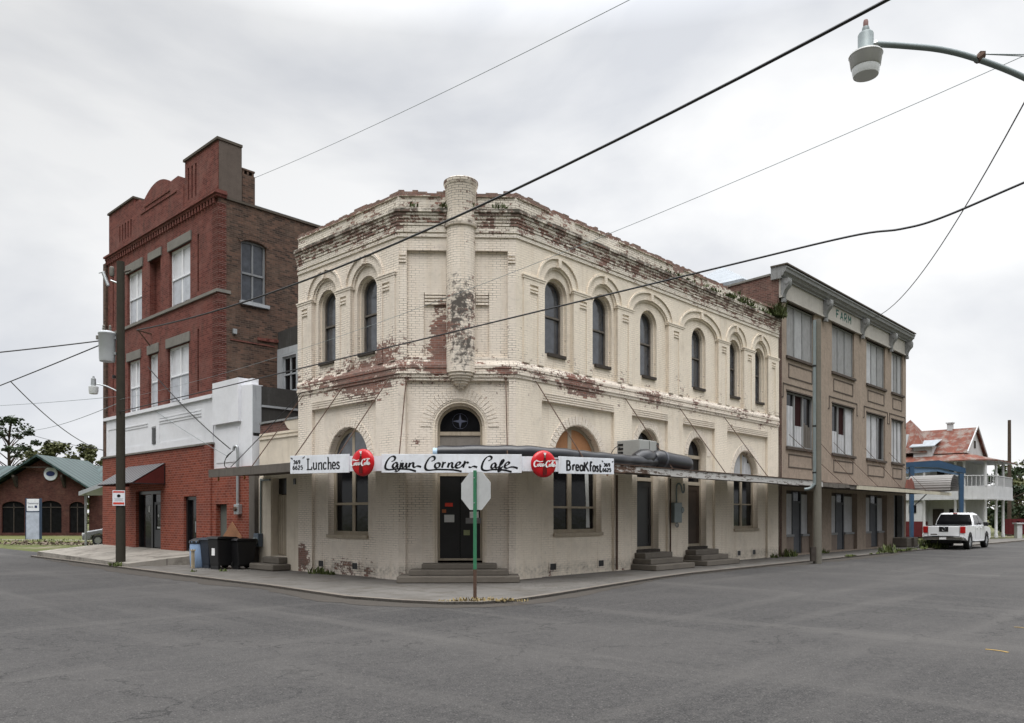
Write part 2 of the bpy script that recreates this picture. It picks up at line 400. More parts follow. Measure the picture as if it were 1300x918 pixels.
def glass(name, c=(.025, .028, .034), rough=.06, spec=.6):
    N = NT(name, rough, spec)
    n = N.noise(N.uv, 3, 4, .6); N.col(N.ramp(n, [(.35, tuple(x*.7 for x in c)), (.7, tuple(x*1.5 for x in c))]))
    N.bump(N.noise(N.uv, 2.2, 3, .55), .22, .02); return N.mat
M_glass = glass('old_window_glass', (.03, .033, .042))
M_glassd = glass('dark_shopfront_glass', (.007, .007, .008), .12, .16)
M_glassb = glass('bluish_window_glass', (.045, .05, .06), .10, .9)
M_blind = simple('white_blinds_behind_glass', (.62, .63, .66), .25, .5, var=.1)
M_vinyl = simple('white_window_frame', (.74, .75, .77), .5, .4, var=.06)
M_wood = stucco('weathered_cream_wood', (.42, .36, .28), (.16, .13, .10), .6, 2.2, .2)
M_wooddk = simple('dark_weathered_wood', (.05, .042, .036), .85, .2, var=.5, sc_=4)
M_greyw = stucco('grey_weathered_timber', (.14, .125, .11), (.05, .045, .04), .6, 1.5, .3)
M_stone2 = stucco('dark_weathered_coping', (.10, .085, .07), (.05, .045, .04), .6, 2, .3)
M_ply = stucco('orange_plywood', (.40, .20, .10), (.22, .11, .06), .5, 1.5, .2)
M_door = simple('black_painted_door', (.012, .012, .013), .35, .4, var=.3)
M_sash = simple('grey_brown_sash', (.13, .115, .10), .8, .2, var=.35, sc_=5)
M_stone = stucco('grey_stone_lintel', (.22, .21, .19), (.12, .11, .10), .5, 2, .3)
M_galv = simple('galvanised_steel', (.40, .42, .43), .45, .5, .7, var=.15, sc_=6)
M_steel = simple('grey_painted_steel', (.20, .235, .24), .45, .4, .2, var=.15)
M_alum = simple('sign_back_aluminium', (.52, .53, .53), .5, .5, .25, var=.12, sc_=2)
M_green = simple('green_painted_post', (.035, .17, .085), .5, .4, var=.2, sc_=5)
M_rustst = simple('rust_brown_steel', (.09, .055, .04), .8, .2, var=.4, sc_=8)
def flaking():
    N = NT('flaking_white_fascia', .9, .15)
    a = N.noise(N.scale(N.uv, (1.6, 7, 1)), 1.6, 9, .75); b = N.noise(N.scale(N.uv, (.35, 2, 1)), 1.0, 5, .6)
    x = N.sep(N.uv)[0]
    v = N.math('ADD', N.math('ADD', a, N.math('MULTIPLY', N.math('SUBTRACT', b, .5), .5)), N.mr(x, 2.0, 7.0, .10, -.02))
    c = N.mix(N.mr(v, .52, .58), N.ramp(b, [(.3, (.42, .41, .39)), (.7, (.56, .55, .53))]), N.ramp(a, [(.4, (.14, .085, .06)), (.7, (.035, .028, .024))]))
    N.col(c); N.bump(v, .5, .01); MATS['flaking_white_fascia'] = N.mat; return N.mat
M_fascia = flaking()
M_fasciay = rusty('yellowed_fascia', (.50, .46, .36), (.28, .22, .08), -.04, None, .8, 0)
M_tin = rusty('rusted_tin_roof', (.27, .26, .25), (.17, .075, .045), .05, 9)
M_soffit = simple('dark_board_soffit', (.10, .085, .07), .9, .1, var=.4)
M_signw = stucco('white_sign_board', (.74, .765, .81), (.50, .46, .40), .35, 2.2, .06)
M_ink = simple('black_sign_paint', (.008, .008, .010), .6, .2, var=.1)
M_coke = simple('glossy_red_enamel', (.50, .008, .014), .22, .5, var=.06)
M_cokedk = simple('dark_red_trim', (.16, .004, .008), .4, .4, var=.1)
M_wlet = simple('white_lettering', (.82, .82, .82), .4, .4, var=.03)
M_bottle = simple('dark_bottle_brown', (.10, .010, .010), .25, .5, var=.4)
M_bgreen = simple('bottle_green_glass', (.09, .15, .12), .3, .5, var=.2)
M_ac = simple('grey_beige_enamel', (.33, .335, .32), .55, .4, var=.12, sc_=2)
M_black = simple('black_plastic', (.012, .012, .013), .45, .4, var=.2)
M_duct = simple('black_duct_wrap', (.022, .023, .028), .30, .5, var=.4, sc_=2)
M_bluebin = simple('pale_blue_plastic', (.25, .36, .54), .5, .4, var=.1)
M_navy = simple('navy_plastic', (.018, .024, .036), .5, .4, var=.15)
M_pole = stucco('creosoted_pole_wood', (.046, .042, .033), (.022, .02, .017), .5, 2, .3)
M_polel = stucco('grey_pole_wood', (.165, .155, .13), (.085, .082, .06), .6, 2, .3)
M_blue = simple('blue_painted_steel', (.028, .066, .125), .5, .4, var=.15)
M_maroon = simple('maroon_painted_wall', (.10, .018, .02), .7, .2, var=.2)
M_house = stucco('white_house_boards', (.53, .535, .54), (.30, .29, .28), .6, 1.2, .05)
M_rroof = rusty('rust_red_tin_roof', (.23, .185, .16), (.17, .047, .026), .19, 5, .8, 0)
def seamed():
    N = NT('dark_green_metal_roof', .45, .4)
    wv = N.n('ShaderNodeTexWave', wave_type='BANDS', bands_direction='X'); N.put(wv.inputs['Vector'], N.uv); wv.inputs['Scale'].default_value = .36
    n = N.noise(N.uv, .4, 4, .6)
    c = N.ramp(n, [(.3, (.026, .052, .05)), (.7, (.045, .075, .072))]); c = N.mix(N.mr(wv.outputs['Fac'], .6, .9, 0, .9), c, (.012, .025, .024))
    N.col(c); N.bump(wv.outputs['Fac'], .7, .05); return N.mat
M_groof = seamed()
M_wroof = rusty('pale_metal_roof', (.34, .37, .40), (.27, .28, .29), -.1, 4, .5, .2)
def striped():
    N = NT('black_white_corrugated_tin', .5, .3)
    wv = N.n('ShaderNodeTexWave', wave_type='BANDS', bands_direction='X'); N.put(wv.inputs['Vector'], N.uv); wv.inputs['Scale'].default_value = .95
    N.col(N.ramp(wv.outputs['Fac'], [(.3, (.022, .021, .022)), (.6, (.16, .155, .16))])); N.bump(wv.outputs['Fac'], .6, .03); return N.mat
M_sroof = striped()
M_car = simple('white_car_paint', (.74, .75, .76), .18, .6, var=.02)
M_silver = simple('silver_car_paint', (.22, .225, .235), .25, .6, .5, var=.05)
M_chrome = simple('chrome', (.55, .56, .57), .15, .6, 1.0, var=.08)
M_tyre = simple('black_rubber', (.018, .018, .018), .85, .2, var=.2)
M_rim = simple('alloy_wheel', (.42, .43, .44), .35, .5, .8, var=.1)
M_tail = simple('red_lamp_lens', (.40, .012, .012), .2, .6, var=.1)
M_amber = simple('amber_bulb', (.45, .17, .03), .3, .5, var=.1)
M_lens = simple('clear_lamp_lens', (.62, .64, .64), .15, .7, var=.1)
M_oldred = simple('faded_red_card', (.55, .05, .03), .6, .3, var=.2)
M_paper = simple('faded_paper', (.55, .56, .55), .7, .2, var=.1)
M_bark = simple('bark', (.075, .058, .045), .95, .1, var=.4, sc_=6)
M_yellow = simple('yellow_road_paint', (.30, .20, .06), .8, .2, var=.3, sc_=6)
M_gut = stucco('gutter_silt', (.072, .064, .056), (.035, .033, .031), .8, 3, .5, False)
M_dirt = simple('bare_dirt_and_rubble', (.15, .12, .095), .95, .1, var=.4, sc_=2)
def leaf_mat(name, a, b):
    N = NT(name, .6, .25); n = N.noise(N.ob, 1.1, 4, .6); r = N.n('ShaderNodeObjectInfo')
    w = N.n('ShaderNodeTexWhiteNoise'); N.put(w.inputs['Vector'], N.scale(N.ob, (3, 3, 3)))
    N.col(N.ramp(N.math('ADD', N.math('MULTIPLY', n, .6), N.math('MULTIPLY', w.outputs['Value'], .4)), [(.25, a), (.75, b)])); return N.mat
M_leafd = leaf_mat('dark_needles', (.018, .03, .014), (.05, .075, .032))
M_leafo = leaf_mat('olive_leaves', (.035, .042, .014), (.11, .115, .04))
M_grass = leaf_mat('grass_blades', (.05, .075, .018), (.13, .15, .05))
M_straw = leaf_mat('dry_grass', (.20, .15, .07), (.30, .24, .12))

# ------------------------------------------------------------------ sign lettering
def stroke(mb, pts, ox, oz, s, th, y0, y1, nib=None, k=5, taper=False):
    """pts in drawing pixels (y down); th = stroke width in pixels; nib = pen angle for brush lettering"""
    P = cr(pts, k) if len(pts) > 2 else list(pts)
    w = []
    for i in range(len(P)):
        a, b = P[max(i-1, 0)], P[min(i+1, len(P)-1)]
        t = th
        if nib is not None:
            an = math.atan2(-(b[1]-a[1]), b[0]-a[0])
            t = th*(.34 + .66*abs(math.sin(an - nib)))
        if taper: t *= min(1, .35 + 3*min(i, len(P)-1-i)/max(1, len(P)-1))
        w.append(t*s)
    mb.ribbon([(ox + p[0]*s, oz - p[1]*s) for p in P], w, y0, y1)
CAJUN = [[(150,196),(172,184),(181,163),(166,149),(140,158),(113,190),(98,230),(101,254),(125,264),(165,261),(205,257),(250,257),(300,261),(335,270),(358,278)],
 [(203,212),(186,204),(168,216),(160,236),(169,248),(186,240),(203,212),(198,236),(208,245)],
 [(232,204),(226,236),(214,266),(197,277),(180,271)], [(250,204),(243,232),(250,244),(266,234),(279,205)], [(279,205),(274,234),(283,244),(298,232)],
 [(306,204),(298,244)], [(302,226),(320,208),(336,208),(334,230),(345,244),(365,233),(385,235),(402,241)],
 [(490,192),(513,180),(518,160),(501,150),(475,162),(449,200),(436,238),(445,262),(475,268),(530,262),(600,262),(680,265),(748,278)],
 [(545,204),(526,212),(519,236),(533,248),(553,240),(562,217),(548,204),(540,212)], [(592,196),(580,246)], [(588,220),(600,205),(614,202)],
 [(640,204),(628,246)], [(634,226),(652,206),(668,208),(664,234),(676,246),(694,234)],
 [(698,230),(724,220),(736,205),(722,198),(704,212),(696,236),(711,248),(738,240),(762,216)], [(777,188),(760,246)], [(767,220),(784,202),(798,200),(803,210)], [(806,240),(826,243),(846,234),(862,236),(880,243)],
 [(975,187),(998,175),(1003,156),(986,147),(960,158),(935,190),(920,234),(926,262),(960,270),(1010,262),(1060,262),(1120,267),(1176,281)],
 [(1040,213),(1026,206),(1008,218),(1000,239),(1010,249),(1028,240),(1042,213),(1038,238),(1048,246),(1064,236)],
 [(1064,240),(1090,214),(1107,186),(1097,178),(1082,204),(1068,248),(1062,274),(1076,274),(1087,244),(1102,238)],
 [(1108,234),(1138,222),(1156,206),(1142,197),(1122,214),(1116,238),(1134,250),(1164,240),(1196,240),(1228,251)]]
LUN = [[(263,188),(264,290)],[(250,189),(280,189)],[(250,290),(306,287)],[(304,290),(308,262)],[(326,226),(326,272),(338,288),(354,278)],[(357,225),(357,290)],[(318,227),(328,227)],[(350,227),(358,227)],
 [(382,226),(382,288)],[(384,240),(398,228),(411,234),(413,288)],[(374,288),(392,288)],[(404,288),(422,288)],[(463,240),(450,227),(434,240),(433,274),(447,289),(464,277)],[(483,180),(483,287)],[(474,182),(484,181)],
 [(484,240),(498,228),(510,236),(512,287)],[(475,287),(492,287)],[(504,287),(520,287)],[(531,258),(557,256),(553,236),(541,227),(530,240),(530,274),(543,288),(559,277)],[(599,238),(586,226),(573,236),(583,254),(597,266),(592,284),(577,286),(568,274)]]
def digits(x, y, w, h, txt):
    G = {'3': [[(0,.1),(.5,0),(.95,.2),(.55,.46),(.95,.72),(.5,1),(0,.88)]], '6': [[(.9,.08),(.45,.1),(.05,.55),(.3,.98),(.85,.9),(.9,.6),(.5,.48),(.1,.65)]], '9': [[(.95,.4),(.5,.52),(.08,.3),(.4,.02),(.9,.1),(.95,.45),(.8,.85),(.35,1)]],
         '2': [[(.05,.22),(.45,0),(.9,.22),(.55,.6),(.05,1),(.95,.95)]], '5': [[(.95,0),(.25,.02),(.15,.42)],[(.15,.42),(.7,.38),(.95,.68),(.6,1),(.05,.9)]]}
    out = []
    for i, c in enumerate(txt):
        for st in G[c]: out.append([(x + i*w*1.38 + p[0]*w, y + p[1]*h) for p in st])
    return out
BRK = [[(490,215),(490,316)],[(480,216),(505,214),(522,225),(520,250),(496,260)],[(496,260),(525,268),(530,300),(510,317),(480,317)],[(562,256),(562,318)],[(564,272),(576,256),(588,262)],
 [(604,288),(632,284),(628,262),(614,256),(603,270),(603,304),(618,320),(634,308)],[(686,268),(668,258),(654,276),(654,308),(668,322),(685,308)],[(688,258),(688,324)],[(708,222),(708,326)],[(752,220),(712,276)],[(722,266),(762,326)],
 [(806,228),(796,218),(786,230),(784,326)],[(772,262),(802,262)],[(846,270),(832,260),(818,276),(818,312),(830,324),(845,310)],[(848,260),(848,326)],[(888,274),(876,264),(866,276),(878,292),(888,306),(878,324),(862,316)],[(912,242),(912,318),(922,328),(934,320)],[(900,266),(930,266)]]

# ================================================================== SETTING
o = MB(); o.face([(-420, -150, -.06), (420, -150, -.06), (420, 600, -.06), (-420, 600, -.06)])
g = struct(o.build('ground', M_ground))
# the two streets: grid point = corner + a*dR + b*dL
det = dR[0]*dL[1] - dR[1]*dL[0]
qx, qy = PL[0]-PR[0], PL[1]-PR[1]
tR = (qx*dL[1] - qy*dL[0])/det
OC = (PR[0] + tR*dR[0], PR[1] + tR*dR[1])        # where both street fronts would meet
def grid(a, b): return (OC[0] + a*dR[0] + b*dL[0], OC[1] + a*dR[1] + b*dL[1])
def sheet(name, pts, z, mat, uvf=None):
    m = MB()
    tris = tessellate_polygon([[Vector((p[0], p[1], 0)) for p in pts]])
    for t in tris: m.face([(pts[i][0], pts[i][1], z) for i in t], [((pts[i][0]*dR[0]+pts[i][1]*dR[1]), (pts[i][0]*dL[0]+pts[i][1]*dL[1])) for i in t])
    return m.build(name, mat)
cross = [(-2.9, -1.9), (-2.9, 21), (-1.2, 22.5), (-.4, 75), (-15.5, 75), (-15.5, -1.5), (-60, -1.5), (-60, -15.5), (-15.5, -15.5), (-15.5, -70), (-3, -70), (-3, -15.5), (110, -15.5), (110, -1.0), (54, -1.2), (50, -1.9)]
struct(sheet('road', [grid(*p) for p in cross], 0.0, M_road))
# faint worn yellow marks near the camera
for (x, y, q_) in ((6.15, 10.0, .6), (7.85, 12.1, .5)):
    m = MB(); m.slab([(x + q_*.30*math.cos(t), y + q_*.42*math.sin(t)) for t in (.1, .45, .8, 1.1, 1.35)] + [(x + q_*.37*math.cos(t), y + q_*.50*math.sin(t)) for t in (1.3, 1.0, .7, .4, .15)], (), .004, .006, 'z')
    struct(m.build('road_marking', M_yellow))
# pavement round the corner
cor = [(-20.5, 33.4), (-13.0, 26.05), (-9.2, 22.3), (-5.95, 19.2), (-3.5, 16.55), (-2.2, 15.75), (-1.35, 15.42), (-.6, 15.45), (0.1, 15.95), (.95, 17.1), (2.55, 19.5), (4.2, 21.9), (5.46, 23.5), (10.8, 29.2), (15.4, 34.15), (19.8, 38.75), (24.4, 43.4), (34.5, 53.5), (42.0, 61.0)]
inner = [grid(52, 0.3), grid(tR*-1 + 0.5 if False else 2.6, .3), grid(.3, 2.6), grid(.3, 24)]
def walk():
    m = MB(); z = .055
    pts = cor + inner
    tris = tessellate_polygon([[Vector((p[0], p[1], 0)) for p in pts]])
    for t in tris: m.face([(pts[i][0], pts[i][1], z) for i in t], [((pts[i][0]*dR[0]+pts[i][1]*dR[1]), (pts[i][0]*dL[0]+pts[i][1]*dL[1])) for i in t])
    s = 0
    for i in range(len(cor)-1):
        a, b = cor[i], cor[i+1]; d = math.dist(a, b)
        m.face([(a[0], a[1], -.05), (b[0], b[1], -.05), (b[0], b[1], z), (a[0], a[1], z)], [(s, 0), (s+d, 0), (s+d, .13), (s, .13)]); s += d
    return m.build('pavement', M_walk)
struct(walk())
def kerb():
    m = MB(); n = len(cor)
    # inner offset line
    off = []
    for i in range(n):
        a, b = cor[max(i-1, 0)], cor[min(i+1, n-1)]; l = math.dist(a, b)
        off.append((cor[i][0] - (b[1]-a[1])/l*.16, cor[i][1] + (b[0]-a[0])/l*.16))
        
    for i in range(n-1):
        a, b, c, d = cor[i], cor[i+1], off[i+1], off[i]
        A = lambda p, z: (p[0], p[1], z)
        m.face([A(a, .062), A(b, .062), A(c, .059), A(d, .059)])
        m.face([A(a, -.05), A(b, -.05), A(b, .062), A(a, .062)])
    ob = m.build('kerb', M_kerb); ob.location.z = 0.0; return ob
k_ = kerb(); k_.scale = (1, 1, 1); struct(k_)
# raised pale concrete apron in front of the red brick building
m = MB(FL)
a0, a1 = 10.35, 21.0
m.slab([(a0, .0), (a1, .0), (a1, 2.55), (a0+.3, 2.75)], (), -.05, .0, 'z')
top = [(a0, 0.0, .43), (a1, 0.0, .5), (a1, 2.6, .25), (a0+.6, 2.75, .155)]
bot = [(p[0], p[1], -.04) for p in top]
m = MB(FL)
m.face(top)
for i in range(4):
    j = (i+1) % 4; m.face([bot[i], bot[j], top[j], top[i]])
struct(m.build('apron', M_plat))
def gutter():
    m = MB(); rnd = random.Random(3); P = []
    for i in range(len(cor)-1):
        a, b = cor[i], cor[i+1]; n = max(1, int(math.dist(a, b)/.22))
        for k in range(n): t = k/n; P.append((a[0]+(b[0]-a[0])*t, a[1]+(b[1]-a[1])*t))
    w = .2; E = []
    for i, p in enumerate(P):
        q = P[min(i+1, len(P)-1)]; o_ = P[max(i-1, 0)]; l = math.dist(q, o_) or 1
        w = min(.75, max(.05, w + rnd.uniform(-.11, .11))); E.append((p[0]+(q[1]-o_[1])/l*w, p[1]-(q[0]-o_[0])/l*w))
    for i in range(len(P)-1): m.face([(*P[i], .005), (*P[i+1], .005), (*E[i+1], .005), (*E[i], .005)])
    return m.build('gutter_dirt', M_gut)
struct(gutter())
# gutter dirt line and patch along the right kerb: dry grass and leaf litter
def tufts(name, spots, n, hgt, mat, label, spread=.3):
    m = MB()
    for (x, y, z, s) in spots:
        for i in range(int(n*s)):
            a = random.random()*6.28; r = random.random()**.6*spread*s
            px, py = x + math.cos(a)*r, y + math.sin(a)*r*.8
            h = hgt*s*(.4 + random.random()); t = random.random()*6.28; w = .012 + .018*random.random(); l = h*(.2 + .7*random.random())
            dx, dy = math.cos(t), math.sin(t)
            m.face([(px-dy*w, py+dx*w, z), (px+dy*w, py-dx*w, z), (px+dx*l*.5+dy*w*.8, py+dy*l*.5-dx*w*.8, z+h*.7), (px+dx*l*.5-dy*w*.8, py+dy*l*.5+dx*w*.8, z+h*.7)])
            m.face([(px+dx*l*.5+dy*w*.8, py+dy*l*.5-dx*w*.8, z+h*.7), (px+dx*l*.5-dy*w*.8, py+dy*l*.5+dx*w*.8, z+h*.7), (px+dx*l, py+dy*l, z+h)])
    o = m.build(name, mat, recalc=False); return tag(o, label, 'weeds', None, 'stuff')
ws = []
for t in range(20):
    u = 17.5 + random.random()*14; y = 2.0 + random.uniform(-.08, .08); p = FR((u, y, 0)); ws.append((p[0], p[1], .06, random.choice((.25, .35, .4, .6))))
for u, y, s in ((16.4, .12, 1.4), (16.8, .15, .9), (20.4, .1, .8), (23.4, 1.9, 1.6), (30.4, 2.0, 2.4), (30.9, 1.8, 2.2), (31.4, 2.0, 1.6), (15.3, .1, .7)):
    p = FR((u, y, 0)); ws.append((p[0], p[1], .053, s))
for u, y, s in ((3.6, .15, .8), (2.9, .15, .5), (3.2, .12, .5), (6.5, 1.6, .35), (7.0, 2.3, .3), (11.4, 2.85, .6), (11.9, 2.85, .5)):
    p = FL((u, y, 0)); ws.append((p[0], p[1], .053, s))
tufts('weeds', ws, 60, .2, M_grass, 'green weeds growing along kerbs and wall feet', .3)
ws = [(-1.3 + .16*i + random.uniform(-.05, .05), 15.62 + random.uniform(-.08, .12), .055, random.choice((.5, .7, .9))) for i in range(10)]
tufts('dry_grass', ws, 26, .07, M_straw, 'dry grass at the foot of the octagonal sign', .26)

# ================================================================== CAFE
cafe = thing('cafe_building', (PR[0], PR[1], 0), 'two storey cream painted brick corner building with arched windows and round turret', 'building')
DEP = .09
RW = 15.93; LW = 4.87
upR = [(1.12, 2.41), (3.29, 4.57), (5.40, 7.49), (8.43, 10.87), (11.70, 12.86), (13.77, 14.94)]
upL = [(.88, 2.12), (2.83, 4.09)]
gfR = [(1.05, 4.43), (5.37, 7.48), (8.42, 10.65), (11.57, 14.95)]
ZT = 9.15
def bayhole(b, z0=5.86):
    w = (b[1]-b[0])/2; rise = min(w, .60)
    return arch(b[0], b[1], z0, 8.14, rise, 16)
def winhole(b, hw=.485): c = (b[0]+b[1])/2; return arch(c-hw, c+hw, 6.27, 7.96, hw, 14)
m = MB(FR); m.smooth = False; m.mi = 1
m.slab(rect(0, RW, .0, ZT), [bayhole(b) for b in upR] + [rect(b[0], b[1], .04, 4.92) for b in gfR], -DEP, 0)
# inner plane with the openings
GW1 = arch(1.65, 3.9, 1.25, 3.26, 1.12, 18); GD1 = arch(5.79, 7.05, .64, 3.95, .63, 14); GD2 = arch(8.93, 10.19, .65, 3.9, .63, 14); GW3 = arch(12.25, 14.25, 1.25, 3.27, 1.0, 18)
m.slab(rect(-.0, RW, 5.4, ZT), [winhole(b) for b in upR], -.45, -DEP-.003)
m.slab(rect(-.0, RW, .0, 5.399), [GW1, GD1, GD2, GW3], -.45, -DEP-.003)
m.F = FL; m.mi = 0
m.slab(rect(0, LW, .0, ZT), [bayhole(b) for b in upL] + [rect(.98, 4.12, .04, 4.92)], -DEP, 0)
GL1 = arch(1.45, 3.40, 1.2, 3.3, .98, 18)
m.slab(rect(0, LW, 5.4, ZT), [winhole(b, .46) for b in upL], -.45, -DEP-.003)
m.slab(rect(0, LW, .0, 5.399), [GL1], -.45, -DEP-.003)
m.F = FC
cd = 1.49
DOOR = arch(cd-.72, cd+.72, .45, 4.12, .70, 20)
m.slab(rect(.0, CL, .0, ZT), [rect(.22, CL-.22, 5.95, 8.77), rect(.19, CL-.19, .04, 5.34)], -DEP, 0)
m.slab(rect(.0, CL, .0, ZT), [rect(.71, 2.44, 5.98, 7.68), DOOR], -DEP-.07, -DEP-.003)
m.slab(rect(.0, CL, .0, ZT), [DOOR], -.45, -DEP-.073)
wall = m.build('wall', [M_cafe, M_plast], cafe)
# the remaining body: back walls and flat roof
bk = [FR((RW, -.02, 0)), FR((RW, -12, 0)), FL((LW, -9, 0)), FL((LW, -.02, 0))]
m = MB()
m.face([(p[0], p[1], 9.2) for p in (FR((RW, -.4, 0)), bk[1], bk[2], FL((LW, -.4, 0)), FL((0, -.4, 0)), FR((0, -.4, 0)))])
m.build('roof', M_tin, cafe)
m = MB(FR); m.box(RW-.35, RW-.004, -12, -.46, 0, 9.9); m.box(2, RW, -12.3, -12.0, 0, 9.6)
m.F = FL; m.box(LW-.35, LW-.004, -9, -.46, 0, 9.9)
m.build('rear_wall', M_tanb, cafe)

def sweep(name, prof, path, mat, parent, closed=False):
    """path: list of (plan point); prof: list of (out, z)"""
    norm = []
    for i in range(len(path)-1):
        a, b = path[i], path[i+1]; l = math.dist(a, b); norm.append(((b[1]-a[1])/l, -(b[0]-a[0])/l))
    def pt(i, o):
        p = path[i]
        if i == 0: n = norm[0]; k = 1
        elif i == len(path)-1: n = norm[-1]; k = 1
        else:
            n0, n1 = norm[i-1], norm[i]; sx, sy = n0[0]+n1[0], n0[1]+n1[1]; l = math.hypot(sx, sy); n = (sx/l, sy/l); k = 1/(n[0]*n0[0]+n[1]*n0[1])
        return (p[0]+n[0]*o*k, p[1]+n[1]*o*k)
    m = MB(); s = 0
    for i in range(len(path)-1):
        d = math.dist(path[i], path[i+1])
        for j in range(len(prof)):
            q0, q1 = prof[j], prof[(j+1) % len(prof)]
            A, B, C, D = pt(i, q0[0]), pt(i+1, q0[0]), pt(i+1, q1[0]), pt(i, q1[0])
            fl = abs(q0[1]-q1[1]) < 1e-4
            m.face([(A[0], A[1], q0[1]), (B[0], B[1], q0[1]), (C[0], C[1], q1[1]), (D[0], D[1], q1[1])],
                   [(s, q0[1]), (s+d, q0[1]), (s+d, q1[1] + (q1[0]-q0[0] if fl else 0)), (s, q1[1] + (q1[0]-q0[0] if fl else 0))])
        s += d
    for i in (0, len(path)-1):
        m.face([(*pt(i, q[0]), q[1]) for q in prof])
    return m.build(name, mat, parent)
# viewed from the street the path runs left to right so that 'out' points at the street
pathC = [FL((LW, 0, 0))[:2], PL, PR, FR((RW, 0, 0))[:2]]
corn = [(-.3, 9.148), (.0, 9.12), (.035, 9.12), (.035, 9.19), (.02, 9.19), (.02, 9.24), (.05, 9.24), (.05, 9.31), (.035, 9.31), (.035, 9.42), (.055, 9.42), (.055, 9.50), (.075, 9.50), (.075, 9.58), (.10, 9.58), (.10, 9.66), (.125, 9.66), (.125, 9.74), (.165, 9.74), (.165, 9.83), (.0, 9.90), (-.3, 9.90)]
sweep('cornice', corn, pathC, M_corn, cafe)
# ragged parapet
def parapet():
    m = MB()
    for F, Lw, ph in ((FR, RW, 0), (FL, LW, 3), (FC, CL, 5)):
        m.F = F; x = 0.0; pts = []
        e0, e1 = 0.0, Lw
        z = 10.24
        while x < Lw:
            w = random.uniform(.1, .26); z = 10.31 + random.choice((-.05, -.03, -.01, 0, 0, 0, .01, .02, .02, .05))
            if F is FR and x > 11.5: z -= .07 + .05*random.random()
            pts.append((x, z)); pts.append((min(Lw, x+w), z)); x += w
        m.slab([(0, 9.88), (Lw, 9.88)] + list(reversed(pts)), (), -.30, 0.0)
        # projecting coping course, broken in places
        x = 0.03
        while x < Lw-.2:
            w = random.uniform(.5, 1.6)
            if random.random() < .8: m.box(x, min(Lw-.02, x+w), .0, .045, 10.19, 10.265)
            x += w + .02
    return m.build('parapet', M_corn, cafe)
parapet()
sweep('belt_course', [(-.02, 5.42), (.03, 5.42), (.03, 5.50), (.055, 5.50), (.055, 5.58), (.03, 5.58), (.03, 5.66), (.05, 5.66), (.05, 5.74), (.0, 5.86), (-.02, 5.86)], pathC, M_cafe, cafe)
# turret
m = MB(FC); c = (1.46, -.06, 0)
pr = [(.0, 5.12), (.08, 5.13), (.09, 5.18), (.15, 5.18), (.15, 5.24), (.2, 5.24), (.2, 5.31), (.25, 5.31), (.25, 5.38), (.3, 5.38), (.3, 5.45), (.345, 5.45), (.345, 5.53), (.385, 5.53), (.385, 9.36), (.43, 9.36), (.45, 9.42), (.43, 9.5), (.405, 9.5), (.42, 10.42), (.445, 10.46), (.46, 10.52), (.46, 10.58), (.40, 10.62), (.22, 10.63), (.2, 10.7), (0, 10.7)]
m.lathe(pr, c, 28)
m.build('turret', M_turr, cafe)
# corbel strips (stepped bricks) above the ground floor panels, in pier panels and in the chamfer
for (a, b) in gfR:
    m = MB(FR)
    for k in range(4):
        z = 4.925 + k*.066; m.box(a+.03, b-.03, -.03, .014 + .0*k, z, z+.034)
    m.build('corbel_band', M_cafe, cafe)
m = MB(FL)
for k in range(4): m.box(1.0, 4.1, -.03, .014, 4.925 + k*.066, 4.963 + k*.066)
m.build('corbel_band', M_cafe, cafe)
for (a, b) in ((.73, 1.06), (1.85, 2.42)):
    m = MB(FC)
    for k in range(4): m.box(a, b, -DEP-.07, -DEP-.012+.004*k, 7.68 - .085*(4-k) + .03, 7.68 - .085*(4-k) + .085)
    m.build('corbel_band', M_cafe, cafe)
for (a, b) in ((.0, .22), (CL-.22, CL)):
    m = MB(FC)
    for k in range(3): m.box(a+.02, b-.02, -.02, .03, 8.45 + k*.09, 8.5 + k*.09)
    m.build('corbel_band', M_cafe, cafe)
